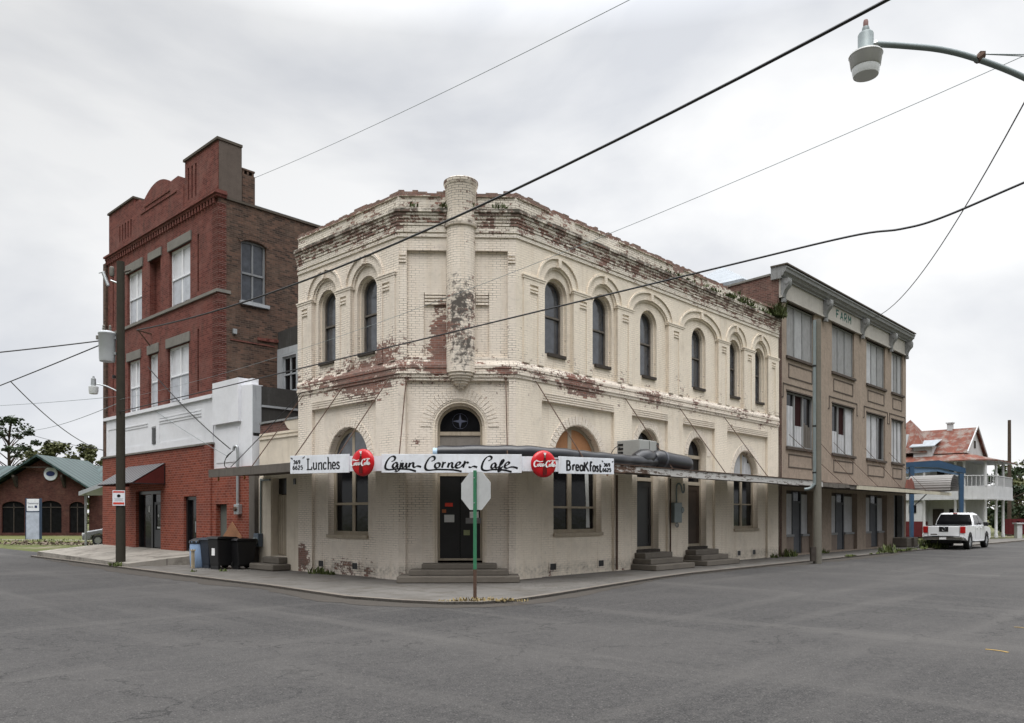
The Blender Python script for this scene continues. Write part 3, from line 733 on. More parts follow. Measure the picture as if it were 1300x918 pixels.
# piers between the upper bays: impost caps, label mouldings, narrow sunk panels
def edges(bays, lo, hi):
    e = [lo] + [x for b in bays for x in b] + [hi]; return [(e[i], e[i+1]) for i in range(0, len(e), 2)]
for F, bays, lo, hi in ((FR, upR, .28, RW-.02), (FL, upL, .12, LW-.02)):
    for (a, b) in edges(bays, lo, hi):
        m = MB(F)
        m.box(a-.03, b+.03, -.02, .05, 8.14, 8.20); m.box(a-.05, b+.05, -.02, .065, 8.20, 8.235)
        w = b-a
        if w > .35:
            # raised stiles leave a sunk strip in the middle
            cx = (a+b)/2; pw = min(.34, w*.42)
            m.box(a, cx-pw/2, -.02, .035, 5.87, 8.14); m.box(cx+pw/2, b, -.02, .035, 5.87, 8.14)
            m.box(cx-pw/2-.001, cx+pw/2+.001, -.02, .035, 8.0, 8.14)
            for k in range(2): m.box(cx-pw/2+.01, cx+pw/2-.01, -.02, .03, 7.80+k*.085, 7.845+k*.085)
        m.build('pier_trim', M_plast if F is FR else M_cafe, cafe)
    for b in bays:
        cx, w = (b[0]+b[1])/2, (b[1]-b[0])/2; rise = min(w, .60)
        m = MB(F)
        O = [(cx + (w+.26)*math.cos(math.pi*k/20), 8.235 + (rise+.17)*math.sin(math.pi*k/20)) for k in range(21)]
        I = [(cx + (w+.20)*math.cos(math.pi*k/20), 8.235 + (rise+.12)*math.sin(math.pi*k/20)) for k in range(21)]
        m.slab(O + list(reversed(I)), (), -.02, .045)
        O = [(cx + w*math.cos(math.pi*k/20), 8.14 + rise*math.sin(math.pi*k/20)) for k in range(21)]
        I = [(cx + (w-.07)*math.cos(math.pi*k/20), 8.14 + (rise-.06)*math.sin(math.pi*k/20)) for k in range(21)]
        m.slab(O + list(reversed(I)), (), -DEP, -.045)
        m.box(cx-.06, cx+.06, -.02, .07, 8.14+rise-.02, 8.14+rise+.20)
        m.build('arch_moulding', M_plast if F is FR else M_cafe, cafe)

def ring(outl_o, outl_i): return outl_o, [outl_i]
def sash(parent, F, x0, x1, z0, zs, rise, out, mf, mg, fw=.07, mull=(), rails=(), name='window', label=None, d=.06, sill=None, msill=None, n=14):
    m = MB(F)
    if rise: O = arch(x0, x1, z0, zs, rise, n); I = arch(x0+fw, x1-fw, z0+fw, zs, rise-fw, n)
    else: O = rect(x0, x1, z0, zs); I = rect(x0+fw, x1-fw, z0+fw, zs-fw)
    m.slab(O, [I], out-d, out)
    for (x, w) in mull:
        ztop = (zs-fw) if not rise else zs + (rise-fw)*math.sqrt(max(0, 1-((x-(x0+x1)/2)/((x1-x0)/2-fw))**2))
        m.box(x-w/2, x+w/2, out-d+.004, out-.006, z0+fw-.01, ztop)
    for (z, w) in rails: m.box(x0+fw-.01, x1-fw+.01, out-d+.008, out+.012, z-w/2, z+w/2)
    f = m.build(name, mf, parent, label=label)
    p = MB(F); p.slab(arch(x0+.02, x1-.02, z0+.02, zs, rise-.02, n) if rise else rect(x0+.02, x1-.02, z0+.02, zs-.02), (), out-d-.012, out-d+.012)
    p.build('pane', mg, f)
    if sill:
        s = MB(F); s.box(x0-sill, x1+sill, out-.02, -DEP+.06, z0-.09, z0); s.build('sill', msill or M_stone, f)
    return f
for F, bays, hw in ((FR, upR, .485), (FL, upL, .46)):
    for i, b in enumerate(bays):
        c = (b[0]+b[1])/2
        # stepped reveal order
        m = MB(F); m.slab(arch(c-hw-.001, c+hw+.001, 6.265, 7.96, hw+.001), [arch(c-hw+.06, c+hw-.06, 6.20, 7.96, hw-.06)], -.40, -DEP-.10)
        m.build('reveal', M_plast, cafe)
        sash(cafe, F, c-hw+.06, c+hw-.06, 6.30, 7.96, hw-.06, -DEP-.20, M_sash, M_glassb, .05, (), [(7.38, .05)], sill=-.03, msill=M_wooddk)
m = MB(FR); m.slab([(9.3, 6.36), (9.62, 6.36), (9.42, 7.3), (9.3, 7.34)], (), -DEP-.249, -DEP-.243); m.build('curtain', simple('dim_net_curtain', (.16, .16, .17), .8, .1), cafe)
# ground floor windows and doors, right side
W1 = sash(cafe, FR, 1.66, 3.89, 1.26, 3.26, 1.11, -DEP-.20, M_wood, M_glassd, .10, [(2.62, .17)], [(3.22, .12), (2.0, .06)], label='large arched window with plywood head', sill=.03, msill=M_wood, n=20)
m = MB(FR); m.slab(arch(1.77, 3.78, 3.28, 3.281, 1.0, 20), (), -DEP-.24, -DEP-.215); m.build('plywood_panel', M_ply, W1)
m = MB(FR); m.slab([(3.45, 1.4), (3.62, 1.4), (3.58, 2.3), (3.55, 3.1), (3.38, 3.1), (3.44, 2.2)], (), -DEP-.246, -DEP-.236); m.build('curtain', M_paper, W1)
W3 = sash(cafe, FR, 12.26, 14.24, 1.26, 3.27, .99, -DEP-.20, M_wood, M_glassd, .10, [(13.25, .14)], [(3.22, .12), (2.2, .05)], label='arched window with pale boarded head', sill=.03, msill=M_wood, n=20)
m = MB(FR)
for k in range(5): m.box(12.42+k*.34, 12.74+k*.34, -DEP-.24, -DEP-.22+.004*(k % 2), 3.3, 3.27 + .88*math.sqrt(max(0, 1-((12.58+k*.34-13.25)/.9)**2)))
m.build('head_board', M_board, W3)
WL = sash(cafe, FL, 1.46, 3.39, 1.21, 3.3, .97, -DEP-.20, M_wood, M_glassd, .10, [(2.42, .12)], [(3.25, .12), (2.1, .07)], label='large arched window with glass head', sill=.03, msill=M_wood, n=20)
m = MB(FL); m.slab(arch(1.57, 3.28, 3.32, 3.321, .86, 18), (), -DEP-.235, -DEP-.215); m.build('head_pane', M_glassb, WL)
def door(F, x0, x1, z0, zs, rise, lab, mleaf, glassz=None):
    f = sash(cafe, F, x0, x1, z0, zs, rise, -DEP-.22, M_wood, M_glassd, .09, (), [(zs-.05, .12), (zs-1.0, .12)], name='door', label=lab)
    m = MB(F); m.box(x0+.1, x1-.1, -DEP-.27, -DEP-.235, z0+.06, zs-1.06)
    for (a, b) in ((z0+.15, z0+.85), (z0+.95, zs-1.2)):
        m.box(x0+.2, x1-.2, -DEP-.235, -DEP-.222, a, a+.05); m.box(x0+.2, x1-.2, -DEP-.235, -DEP-.222, b-.05, b)
        m.box(x0+.2, x0+.25, -DEP-.235, -DEP-.222, a+.05, b-.05); m.box(x1-.25, x1-.2, -DEP-.235, -DEP-.222, a+.05, b-.05)
    l = m.build('leaf', mleaf, f)
    m = MB(F); m.box(x0-.05, x1+.05, -.3, -DEP+.03, z0-.09, z0+.0); m.build('threshold', M_wooddk, f)
    return f
d1 = door(FR, 5.80, 7.04, .66, 3.95, .62, 'tall dark door beside the meter box', M_door)
d2 = door(FR, 8.94, 10.18, .67, 3.9, .62, 'brown panelled door under arched fanlight', simple('brown_door', (.05, .032, .022), .6, .3))
# corner entrance
m = MB(FC)
for (o_, i_, y0, y1) in ((.72, .66, -.40, -DEP-.02), (.66, .60, -.40, -DEP-.11)):
    m.slab(arch(cd-o_, cd+o_, .45, 4.12, o_-.02, 22), [arch(cd-i_, cd+i_, .40, 4.12, i_-.02, 22)], y0, y1)
m.build('reveal', M_plast, cafe)
D = sash(cafe, FC, cd-.60, cd+.60, .55, 4.12, .57, -DEP-.24, M_wood, M_glassd, .06, (), [(3.96, .10), (2.86, .08)], name='door', label='corner entrance double door under a fanlight', n=20)
m = MB(FC)
for s in (-1, 1):
    x0, x1 = (cd-.55, cd-.01) if s < 0 else (cd+.01, cd+.55)
    m.box(x0, x1, -DEP-.29, -DEP-.25, .6, 2.8)
    m.box(x0+.08, x1-.08, -DEP-.25, -DEP-.243, .7, 1.2)
m.build('leaf', M_door, D)
m = MB(FC); m.box(cd-.54, cd+.54, -DEP-.285, -DEP-.26, 2.92, 3.90); m.build('transom_panel', stucco('dusty_transom_board', (.22, .20, .18), (.10, .08, .07), .6, 3, .2), D)
for nm, x, z, w, h, mm in (('notice', cd+.30, 2.05, .21, .10, M_oldred), ('notice', cd+.43, 1.88, .11, .09, simple('orange_card', (.35, .12, .05), .6, .3)), ('notice', cd+.29, 1.68, .27, .20, M_paper), ('notice', cd-.36, 1.62, .42, .15, simple('grey_card', (.22, .22, .22), .6, .3)), ('notice', cd-.38, 1.78, .24, .17, M_wlet), ('notice', cd-.18, 1.30, .17, .14, simple('greenish_card', (.26, .28, .15), .6, .3))):
    q = MB(FC); q.box(x-w/2, x+w/2, -DEP-.243, -DEP-.238, z-h/2, z+h/2); q.build(nm, mm, D)
m = MB(FC)   # four-pointed star in the fanlight
st = []
for k in range(8):
    r = .21 if k % 2 == 0 else .05; st.append((cd + r*math.sin(k*math.pi/4), 4.30 + r*math.cos(k*math.pi/4)))
m.slab(st, (), -DEP-.300, -DEP-.282); m.lathe([(.20, 0), (.205, .008), (.21, 0)], (cd, -DEP-.285, 4.30), 24, 'y'); m.build('fanlight_star', simple('leaded_star_glass', (.10, .11, .16), .3, .5), D)
# voussoir hoods: thin raised rings of brick ends
for F, cx, zs, w, rise in ((FC, cd, 4.12, .76, .74), (FR, 2.775, 3.26, 1.15, 1.15), (FR, 6.42, 3.95, .66, .66), (FR, 9.56, 3.9, .66, .66), (FR, 13.25, 3.27, 1.03, 1.03), (FL, 2.42, 3.3, 1.0, 1.0)):
    m = MB(F); t = .24 if F is not FC else .28
    nb = 26
    for k in range(nb):
        a0, a1 = math.pi*k/nb + .008, math.pi*(k+1)/nb - .008
        def P(a, r): return (cx + (w+r)*math.cos(a), zs + (rise+r)*math.sin(a))
        m.slab([P(a0, 0), P(a0, t), P(a1, t), P(a1, 0)], (), -DEP-.02, -DEP+.012 + .004*(k % 2))
    m.build('brick_arch', M_cafe, cafe)
# steps
m = MB(FC); m.box(cd-1.55, cd+1.55, -.05, 1.02, .06, .22); m.build('step', M_step, cafe, .02)
m = MB(FC); m.box(cd-1.28, cd+1.28, -.05, .68, .2215, .36); m.build('step', M_step, cafe, .02)
m = MB(FC); m.box(cd-.98, cd+.98, -.25, .34, .3615, .50); m.build('step', M_step, cafe, .02)
for c_, zz in ((6.45, .6), (9.55, .61)):
    for k, (w, d_) in enumerate(((1.15, .95), (.95, .62), (.80, .32))):
        m = MB(FR); z0 = .06 + (0 if k == 0 else .0015) + k*.17; m.box(c_-w, c_+w, -.05-.1*(k == 2), d_, z0, .06 + (k+1)*.17); m.build('step', M_step, cafe, .02)
# crawl-space vents
def vent(F, x, z):
    m = MB(F); w, h = .18, .13
    m.slab(rect(x-w, x+w, z-h, z+h), [rect(x-w+.05, x+w-.05, z-h+.04, z+h-.04)], -DEP-.02, -DEP+.02); v = m.build('vent', M_cafe, cafe)
    m = MB(F); m.box(x-w+.02, x+w-.02, -DEP-.0, -DEP+.006, z-h+.02, z+h-.02); m.build('grille', M_door, v)
for x in (1.62, 3.86, 12.65, 13.9): vent(FR, x, .32)
for x in (2.05, 3.75): vent(FL, x, .33)
# downpipe stains are paint; here the two real thin pipes on the right front
m = MB(FR)
m.tube([(4.50, .05, .1), (4.50, .05, 3.0)], .03, 8); m.build('downpipe', M_rustst, cafe)
m = MB(FR); m.tube([(7.55, .05, .55), (7.55, .05, 3.0)], .025, 8); m.build('downpipe', M_rustst, cafe)

# weeds on the ledge
ls = []
for t in range(40):
    u = random.uniform(6, 15.8); p = FR((u, random.uniform(.02, .2), 0)); ls.append((p[0], p[1], 9.86, random.uniform(.2, .5) if u < 11 else random.uniform(.5, 1.1)))
for u in (15.3, 15.5, 15.6, 15.7, 15.4): p = FR((u, .1, 0)); ls.append((p[0], p[1], 9.88, 2.2))
for u in (1.2, 1.9, .3, .5, 2.7): p = FC((u, .15, 0)); ls.append((p[0], p[1], 9.86, random.uniform(.4, .8)))
for t in range(14): p = FR((random.uniform(11, 15.9), -.1, 0)); ls.append((p[0], p[1], 10.2, random.uniform(.3, .7)))
tufts('ledge_weeds', ls, 26, .2, leaf_mat('ledge_moss', (.03, .045, .012), (.09, .105, .035)), 'green weeds rooted on the brick ledge below the parapet', .2)

# ================================================================== CANOPY ROUND THE CORNER
PJ = 1.8
can = thing('canopy', (PR[0], PR[1], 3.0), 'rusty flat canopy wrapping the cream corner building below its arched heads', 'canopy')
tc = math.tan(R_(22.5))
def ringpt(o_): return [FL((6.95, o_, 0))[:2], FL((-o_*tc, o_, 0))[:2], FR((-o_*tc, o_, 0))[:2], FR((15.95, o_, 0))[:2]]
cp = [FL((6.95, 0, 0))[:2], PL, PR, FR((15.95, 0, 0))[:2]]
sweep('roof_sheet', [(.02, 3.16), (PJ-.03, 3.06), (PJ-.03, 3.03), (.02, 3.12)], cp, M_tin, can)
sweep('soffit', [(.02, 3.10), (PJ-.05, 3.02), (PJ-.05, 2.98), (.02, 3.05)], cp, M_soffit, can)
# fascia: old timber at the left, flaking white at the right
m = MB(FL); m.box(-PJ*tc, 6.95, PJ-.02, PJ+.05, 2.93, 3.17); m.build('fascia', M_greyw, can)
m = MB(FC); m.box(-PJ*tc*1.0, CL+PJ*tc, PJ-.02, PJ+.04, 2.9, 3.14); m.build('fascia', M_greyw, can)
m = MB(FR); x = -PJ*tc
while x < 15.9:
    w = random.uniform(1.3, 2.4); x1 = min(15.94, x+w); dz = random.uniform(-.012, .012)
    m.slab([(x, 2.92+dz), (x1-.01, 2.92+dz+random.uniform(-.015, .015)), (x1-.01, 3.12), (x, 3.12)], (), PJ-.02, PJ+.04); x = x1
m.build('fascia', M_fascia, can)
m = MB(FR)
m.box(-.7, 15.94, PJ-.08, PJ+.07, 3.125, 3.145); m.build('drip_edge', M_rustst, can)
# hanging rods
def rod(F, u, wz, ue, oe, ze, par, r=.014):
    m = MB(F); m.tube([(u, -.02, wz), (ue, oe, ze)], r, 6); m.lathe([(.0, 0), (.05, .0), (.05, .02), (0, .03)], (u, 0, wz), 10, 'y'); return m.build('support_rod', M_rustst, par)
for u in (.79, 4.98, 8.22, 11.3): rod(FR, u, 5.46, u, PJ-.05, 3.1, can)
for u in (.36, 2.5, 4.55): rod(FL, u, 5.48, u, PJ-.05, 3.12, can)
for v in (.27, 2.9): rod(FC, v, 5.40, v, PJ-.06, 3.1, can)
# little amber bulbs under the edge
for F, u in ((FL, 6.6), (FL, 5.0), (FC, .15), (FR, 1.75)):
    m = MB(F); m.lathe([(0, -.13), (.028, -.11), (.036, -.07), (.02, -.02), (.02, .06), (0, .06)], (u, PJ-.1, 2.94), 10); m.build('bulb', M_amber, can)

# --- sign boards on the fascia
def board(name, F, x0, x1, zb0, zt0, zb1, zt1, out, label):
    m = MB(F); m.slab([(x0, zb0), (x1, zb1), (x1, zt1), (x0, zt0)], (), out, out+.035)
    o = m.build(name, M_signw, None, bevel=.006); tag(o, label, 'sign'); return o
SO = PJ + .062
# centre board: frame FC runs right to left, so text is laid in a mirrored frame
FCt = Frame(FC((CL, 0, 0))[:2], (.9995, .0322), (.0322, -.9995))       # left to right
cx0, cx1 = -.14, CL+.02
b1 = board('sign_board', FCt, cx0-.05, cx1+.05, 2.785, 3.235, 2.785, 3.235, SO, 'white board hand lettered Cajun Corner Cafe over the corner door')
m = MB(FCt); s_ = (cx1-cx0+.1)/1197.0
for st in CAJUN: stroke(m, [(p[0]-65, p[1]-130) for p in st], cx0-.05, 3.235, s_, 21, SO+.035, SO+.038, R_(28))
m.lathe([(0, 0), (.012, .0), (.012, .003), (0, .003)], (cx0-.05+(238-65)*s_, SO+.035, 3.235-(188-130)*s_), 10, 'y')
m.build('lettering', M_ink, b1)
FLt = Frame(FL((2.18, 0, 0))[:2], (-dL[0], -dL[1]), nL)     # left to right along the left edge
bw = 2.18 + PJ*tc - .28
b2 = board('sign_board', FLt, 0, bw, 2.865, 3.345, 2.80, 3.25, SO, 'white board lettered Lunches beside a red disc, at left end of canopy')
m = MB(FLt); s_ = bw/632.0
sz = .465/172.0
def slan(st): return st
def mstroke(m, st, ox, oz, sx, sz, th, y0, y1, x_ref, slope):
    P = cr(st, 4) if len(st) > 2 else list(st)
    pts = [(ox + p[0]*sx, oz - p[1]*sz + slope*(p[0]*sx)) for p in P]
    w = []
    for i in range(len(P)):
        a, b = pts[max(i-1, 0)], pts[min(i+1, len(P)-1)]
        an = abs(math.sin(math.atan2(b[1]-a[1], b[0]-a[0]))); w.append(th*(.55 + .45*an))
    m.ribbon(pts, w, y0, y1)
sl = (3.25-3.345)/bw
for st in LUN: mstroke(m, [(p[0]-58, p[1]-150) for p in st], 0, 3.345, s_, sz, .056, SO+.035, SO+.038, 0, sl*.8)
for st in digits(98, 198, 20, 34, '369') + digits(90, 250, 22, 36, '6625'): mstroke(m, [(p[0]-58, p[1]-150) for p in st], 0, 3.345, s_, sz, .040, SO+.035, SO+.038, 0, sl*.8)
for st in ([(66,172),(76,184)], [(76,170),(90,188)], [(204,184),(212,168)], [(216,180),(226,160)]): mstroke(m, [(p[0]-58, p[1]-150) for p in st], 0, 3.345, s_, sz, .03, SO+.035, SO+.038, 0, sl*.8)
m.build('lettering', M_ink, b2)
br0, br1 = -PJ*tc + .26, 1.78
b3 = board('sign_board', FR, br0, br1, 2.785, 3.205, 2.85, 3.27, SO, 'white board lettered Breakfast under the black duct, right of second red disc')
m = MB(FR); s_ = (br1-br0)/705.0; sz = .42/188.0; sl = (3.27-3.205)/(br1-br0)
for st in BRK: mstroke(m, [(p[0]-398, p[1]-168) for p in st], br0, 3.205, s_, sz, .066, SO+.035, SO+.038, 0, sl)
for st in digits(962, 228, 22, 36, '369') + digits(946, 286, 22, 38, '6625'): mstroke(m, [(p[0]-398, p[1]-168) for p in st], br0, 3.205, s_, sz, .044, SO+.035, SO+.038, 0, sl)
for st in ([(935,196),(944,208)], [(946,204),(954,216)], [(1092,198),(1084,210)], [(1082,204),(1074,216)]): mstroke(m, [(p[0]-398, p[1]-168) for p in st], br0, 3.205, s_, sz, .036, SO+.035, SO+.038, 0, sl)
m.build('lettering', M_ink, b3)
# round red button signs on the two corners
SCRIPT = [[(176,236),(166,226),(152,240),(146,264),(154,284),(172,280),(186,264)], [(188,258),(180,262),(178,274),(188,278),(196,266),(190,256)], [(212,258),(202,258),(198,272),(206,279),(216,270)], [(232,256),(220,258),(216,272),(226,278),(233,258),(231,276),(240,270)],
 [(240,262),(250,262)], [(284,238),(278,226),(262,236),(252,262),(260,284),(276,280),(288,264)], [(290,258),(283,262),(281,274),(290,278),(298,266),(292,256)], [(296,276),(312,232),(318,226),(312,246),(306,272),(314,276)], [(330,256),(320,258),(316,272),(325,278),(331,258),(329,276),(340,270)],
 [(176,230),(200,238),(226,232)], [(286,230),(304,222),(336,226)]]
def disc(P, ang, label):
    """P centre, ang: facing direction measured from straight towards -Y"""
    r = .325
    t = thing('disc_sign', (P[0], P[1], P[2]), label, 'sign', ang, 'round red drink signs at the canopy corners')
    m = MB(); prof = [(r-.0, .0), (r, -.035), (r-.02, -.065), (r-.07, -.082), (r*.5, -.10), (0, -.105)]
    m.lathe([(0, .0)] + prof, (0, 0, 0), 40, 'y'); m.build('disc', M_coke, t, local=True)
    # bottle silhouette with its cap and neck
    z = lambda py: (255-py)/140.0*r; x = lambda px: (px-240)/122.0*r
    def sil(rows, nm, mt):
        q = MB(); ol = [(x(240-w), z(y)) for y, w in rows] + [(x(240+w), z(y)) for y, w in reversed(rows)]
        q.slab(ol, (), -.108, -.1065); q.build(nm, mt, t, local=True)
    sil([(190, 8), (215, 14), (240, 22), (262, 21), (285, 17), (310, 20), (345, 21), (368, 18)], 'bottle', M_bottle)
    sil([(166, 7), (190, 8)], 'bottle_neck', M_bgreen)
    sil([(140, 13), (152, 13), (153, 8), (166, 8)], 'bottle_cap', M_wlet)
    q = MB()
    for st in SCRIPT: stroke(q, [((p[0]-243)/122.0*140*1.1, (p[1]-256)*1.12) for p in st], 0, 0, r/140.0, 16, -.112, -.109, R_(20), 4)
    q.build('lettering', M_wlet, t, local=True)
    return t
kL = FC((CL+PJ*tc-.13, SO+.03, 0)); kR = FC((-PJ*tc+.16, SO+.05, 0))
disc((kL[0], kL[1]-.02, 3.025), R_(-27), 'round red drink sign between Lunches and Cajun Corner boards')
disc((kR[0], kR[1]-.0, 3.0), R_(22), 'round red drink sign between Cafe and Breakfast boards')

m = MB(FC); m.box(CL-.3, CL+PJ*tc, PJ+.041, PJ+.058, 2.83, 3.19); m.F = FL; m.box(-PJ*tc, .2, PJ+.051, PJ+.06, 2.83, 3.2); m.build('white_fascia', M_signw, can)
m = MB(FC); m.box(-PJ*tc-.0, .3, PJ+.041, PJ+.058, 2.83, 3.19); m.F = FR; m.box(-PJ*tc, .2, PJ+.041, PJ+.058, 2.83, 3.17); m.build('white_fascia', M_signw, can)
# --- things lying on the canopy
ac = thing('air_conditioner', FR((4.5, .8, 3.12)), 'grey box air conditioner unit on the canopy roof left of the arched doorway', 'air conditioner')
m = MB(FR); m.box(4.07, 4.99, .35, 1.16, 3.2, 4.0); m.build('casing', M_ac, ac, .02)
m = MB(FR); m.box(4.08, 4.98, .36, 1.15, 3.12, 3.2); m.build('base_rail', M_rustst, ac)
m = MB(FR); m.box(4.992, 5.2, .45, 1.10, 3.25, 3.96); m.build('coil_guard', M_black, ac)
m = MB(FR)
for k in range(5): m.box(4.055, 4.069, .40, .58, 3.36+k*.12, 3.42+k*.12)
m.build('louvre', M_black, ac)
m = MB(FR); m.box(4.58, 4.595, 1.161, 1.166, 3.22, 3.98); m.build('panel_seam', M_black, ac)
m = MB(FR); m.tube(cr([(4.06, .5, 3.75), (3.86, .5, 3.8), (3.66, .45, 3.6), (3.6, .4, 3.15)]), .012, 6); m.build('power_cord', M_black, ac)
# duct
du = thing('duct', FR((3, 1.3, 3.12)), 'long black wrapped air duct lying along the canopy edge behind sign boards', 'duct')
pc = FC((1.98, 1.35, 3.31)); 
path = [pc, FC((1.2, 1.38, 3.33)), FC((.3, 1.38, 3.33)), FC((-.25, 1.34, 3.32)), FR((.4, 1.36, 3.31)), FR((1.2, 1.4, 3.30)), FR((2.1, 1.42, 3.30)), FR((3.0, 1.42, 3.30)), FR((3.75, 1.42, 3.31)), FR((4.25, 1.38, 3.34)), FR((4.65, 1.34, 3.38))]
m = MB(); P_ = cr(path, 4); m.tube(P_, [.17 + .012*math.sin(i*1.7) for i in range(len(P_))], 14); m.build('duct_tube', M_duct, du)
m = MB(FR); P_ = cr([(3.6, 1.32, 3.34), (3.95, 1.32, 3.42), (4.3, 1.3, 3.46), (4.55, 1.22, 3.40)], 5); m.tube(P_, [.18, .2, .22, .24, .255, .26, .265, .26, .26, .25, .24, .24, .23, .22, .21, .2], 14); m.build('elbow', M_duct, du)
m = MB(FR); P_ = cr([(4.5, 1.34, 3.45), (4.9, 1.40, 3.42), (5.4, 1.46, 3.38), (5.85, 1.5, 3.36), (6.15, 1.52, 3.34)], 4); m.tube(P_, [.18, .24, .265, .27, .275, .265, .27, .262, .268, .26, .262, .258, .255, .255, .25, .24, .20], 16); m.build('end_sleeve', M_duct, du)
m = MB(FR); m.tube([(4.82, 1.39, 3.43), (4.90, 1.40, 3.42)], .283, 16); m.build('joint_band', simple('grey_tape', (.07, .075, .09), .35, .5), du)
m = MB(FC); m.tube([(1.98, 1.35, 3.31), (2.1, 1.35, 3.31)], .12, 12); m.build('end_plug', simple('pale_blue_plastic_plug', (.35, .48, .62), .5, .4), du)

# meter box under the canopy between the two doors
me_ = thing('electric_meter', FR((7.95, .1, 1.5)), 'grey electric meter box with conduits between the two canopy doors', 'electric meter')
m = MB(FR); m.box(7.62, 8.1, -.0, .17, 1.52, 2.2); m.build('box', M_steel, me_, .02)
m = MB(FR); m.lathe([(.0, .0), (.11, .0), (.11, .10), (.08, .13), (0, .13)], (8.12, .06, 1.95), 16, 'y'); m.build('dial', M_steel, me_)
m = MB(FR); m.lathe([(.07, 0), (.09, .03), (.07, .06)], (7.86, .08, 1.44), 14, 'y'); m.build('loop', M_galv, me_)
m = MB(FR); m.tube(cr([(7.9, .07, 2.2), (7.9, .07, 2.72), (8.0, .1, 2.85), (8.12, .12, 2.75), (8.2, .12, 2.55), (8.3, .12, 2.6), (8.32, .1, 2.85)]), .028, 8); m.build('conduit', M_steel, me_)

# ================================================================== ANNEX between cafe and red brick block
ax = thing('annex_building', FL((6, 0, 0)), 'narrow low cream plastered annex with broken parapet left of the corner building', 'building')
m = MB(FL)
m.slab(rect(LW+.004, 7.22, .0, 4.42), [rect(5.55, 6.42, .48, 2.95)], -.35, -.004)
m.box(6.44, 7.2, -.02, .03, .1, 3.0); m.build('wall', M_annex, ax)
m = MB(FL); m.slab([(LW+.01, 4.42), (7.22, 4.42), (7.22, 4.72), (5.0, 4.74), (LW+.01, 4.74)], (), -.35, -.03); m.build('parapet', brick_mat('bare_rough_brick', (.10, .05, .042), (.20, .10, .085), (.20, .17, .15), .6, blotch=(.08, .06, .055), bf=.7), ax)
m = MB(FL); m.slab([(LW+.01, 4.421), (5.35, 4.421), (5.5, 4.5), (5.62, 4.62), (5.7, 4.73), (LW+.01, 4.735)], (), -.029, -.002); m.build('plaster_patch', M_annex, ax)
m = MB(FL); m.box(LW+.01, 7.22, -.38, .02, 4.74, 4.80); m.build('coping', M_trim, ax)
m = MB(FL); m.box(LW+.02, 7.2, -.03, .03, 4.22, 4.27); m.box(LW+.02, 7.2, -.03, .02, 4.34, 4.37); m.build('moulding', M_annex, ax)
d = MB(FL); d.box(5.56, 6.41, -.26, -.22, .5, 2.42)
for k in range(6): d.box(5.6+k*.135, 5.72+k*.135, -.22, -.205, .52, 2.38)
dd = d.build('door', M_wood, ax)
d = MB(FL); d.box(5.56, 6.41, -.27, -.24, 2.45, 2.94); d.build('transom', M_door, ax)
m = MB(FL); m.box(5.5, 6.5, -.2, .30, .26, .46); m.build('step', M_step, ax, .03)
m = MB(FL); m.box(5.3, 6.75, -.02, .62, .06, .259); m.build('step', M_step, ax, .04)
m = MB(FL); m.box(5.0, 5.13, -.005, .02, 2.72, 2.9); m.build('vent', M_door, ax)
m = MB(FL); m.face([(LW, -.36, 4.5), (7.6, -.36, 4.5), (7.6, -8, 4.4), (LW, -8, 4.4)]); m.build('roof', M_tin, ax)
# meter with its conduit
mt = thing('electric_meter', FL((7.05, .1, .9)), 'dark blue grey meter box on the annex wall beside its steps', 'electric meter')
m = MB(FL); m.box(6.92, 7.25, .03, .20, .75, 1.18); m.build('box', simple('blue_grey_steel', (.075, .10, .13), .5, .4), mt, .02)
m = MB(FL); m.lathe([(0, 0), (.11, 0), (.11, .08), (0, .1)], (7.05, .2, .95), 14, 'y'); m.build('dial', M_steel, mt)
m = MB(FL); m.tube(cr([(7.02, .07, 1.18), (7.0, .07, 2.8), (6.9, .08, 2.9), (6.4, .08, 2.9)], 3), .03, 8); m.build('conduit', M_steel, mt)

# ================================================================== RED BRICK BLOCK
rb = thing('brick_building', FL((12, 0, 0)), 'three storey dark red brick building with arched parapet and white band', 'building')
R0, R1 = 10.07, 20.4
w3 = [(12.26, 14.06), (16.68, 18.2)]; w2 = [(12.38, 14.22), (15.13, 15.99), (16.88, 18.12)]
m = MB(FL)
hol = [rect(a, b, 9.76, 11.96) for a, b in w3] + [rect(14.87, 15.9, 9.82, 12.0)] + [rect(a, b, 6.06, 8.24) for a, b in w2] + [rect(15.12, 15.55, 4.55, 5.3), rect(11.55, 11.68, 9.95, 12.05), rect(19.7, 19.83, 9.95, 12.2), rect(11.55, 11.68, 6.3, 8.6), rect(19.7, 19.83, 6.3, 8.8)]
m.slab(rect(R0, R1, 4.2, 13.0), hol, -.25, 0)
m.slab(rect(R0+.5, R1, 4.2, 13.0), [rect(a, b, 9.76, 11.96) for a, b in w3] + [rect(a, b, 6.06, 8.24) for a, b in w2], -.42, -.253)
m.build('wall', M_redp, rb)
m = MB(FL)
for k in range(118):
    z = 6.1 + k*.0575
    if z < 12.8: m.box(R0-.015, R0+.42, -.3, .014, z, z+.035)
m.build('corner_quoin', M_redc, rb)
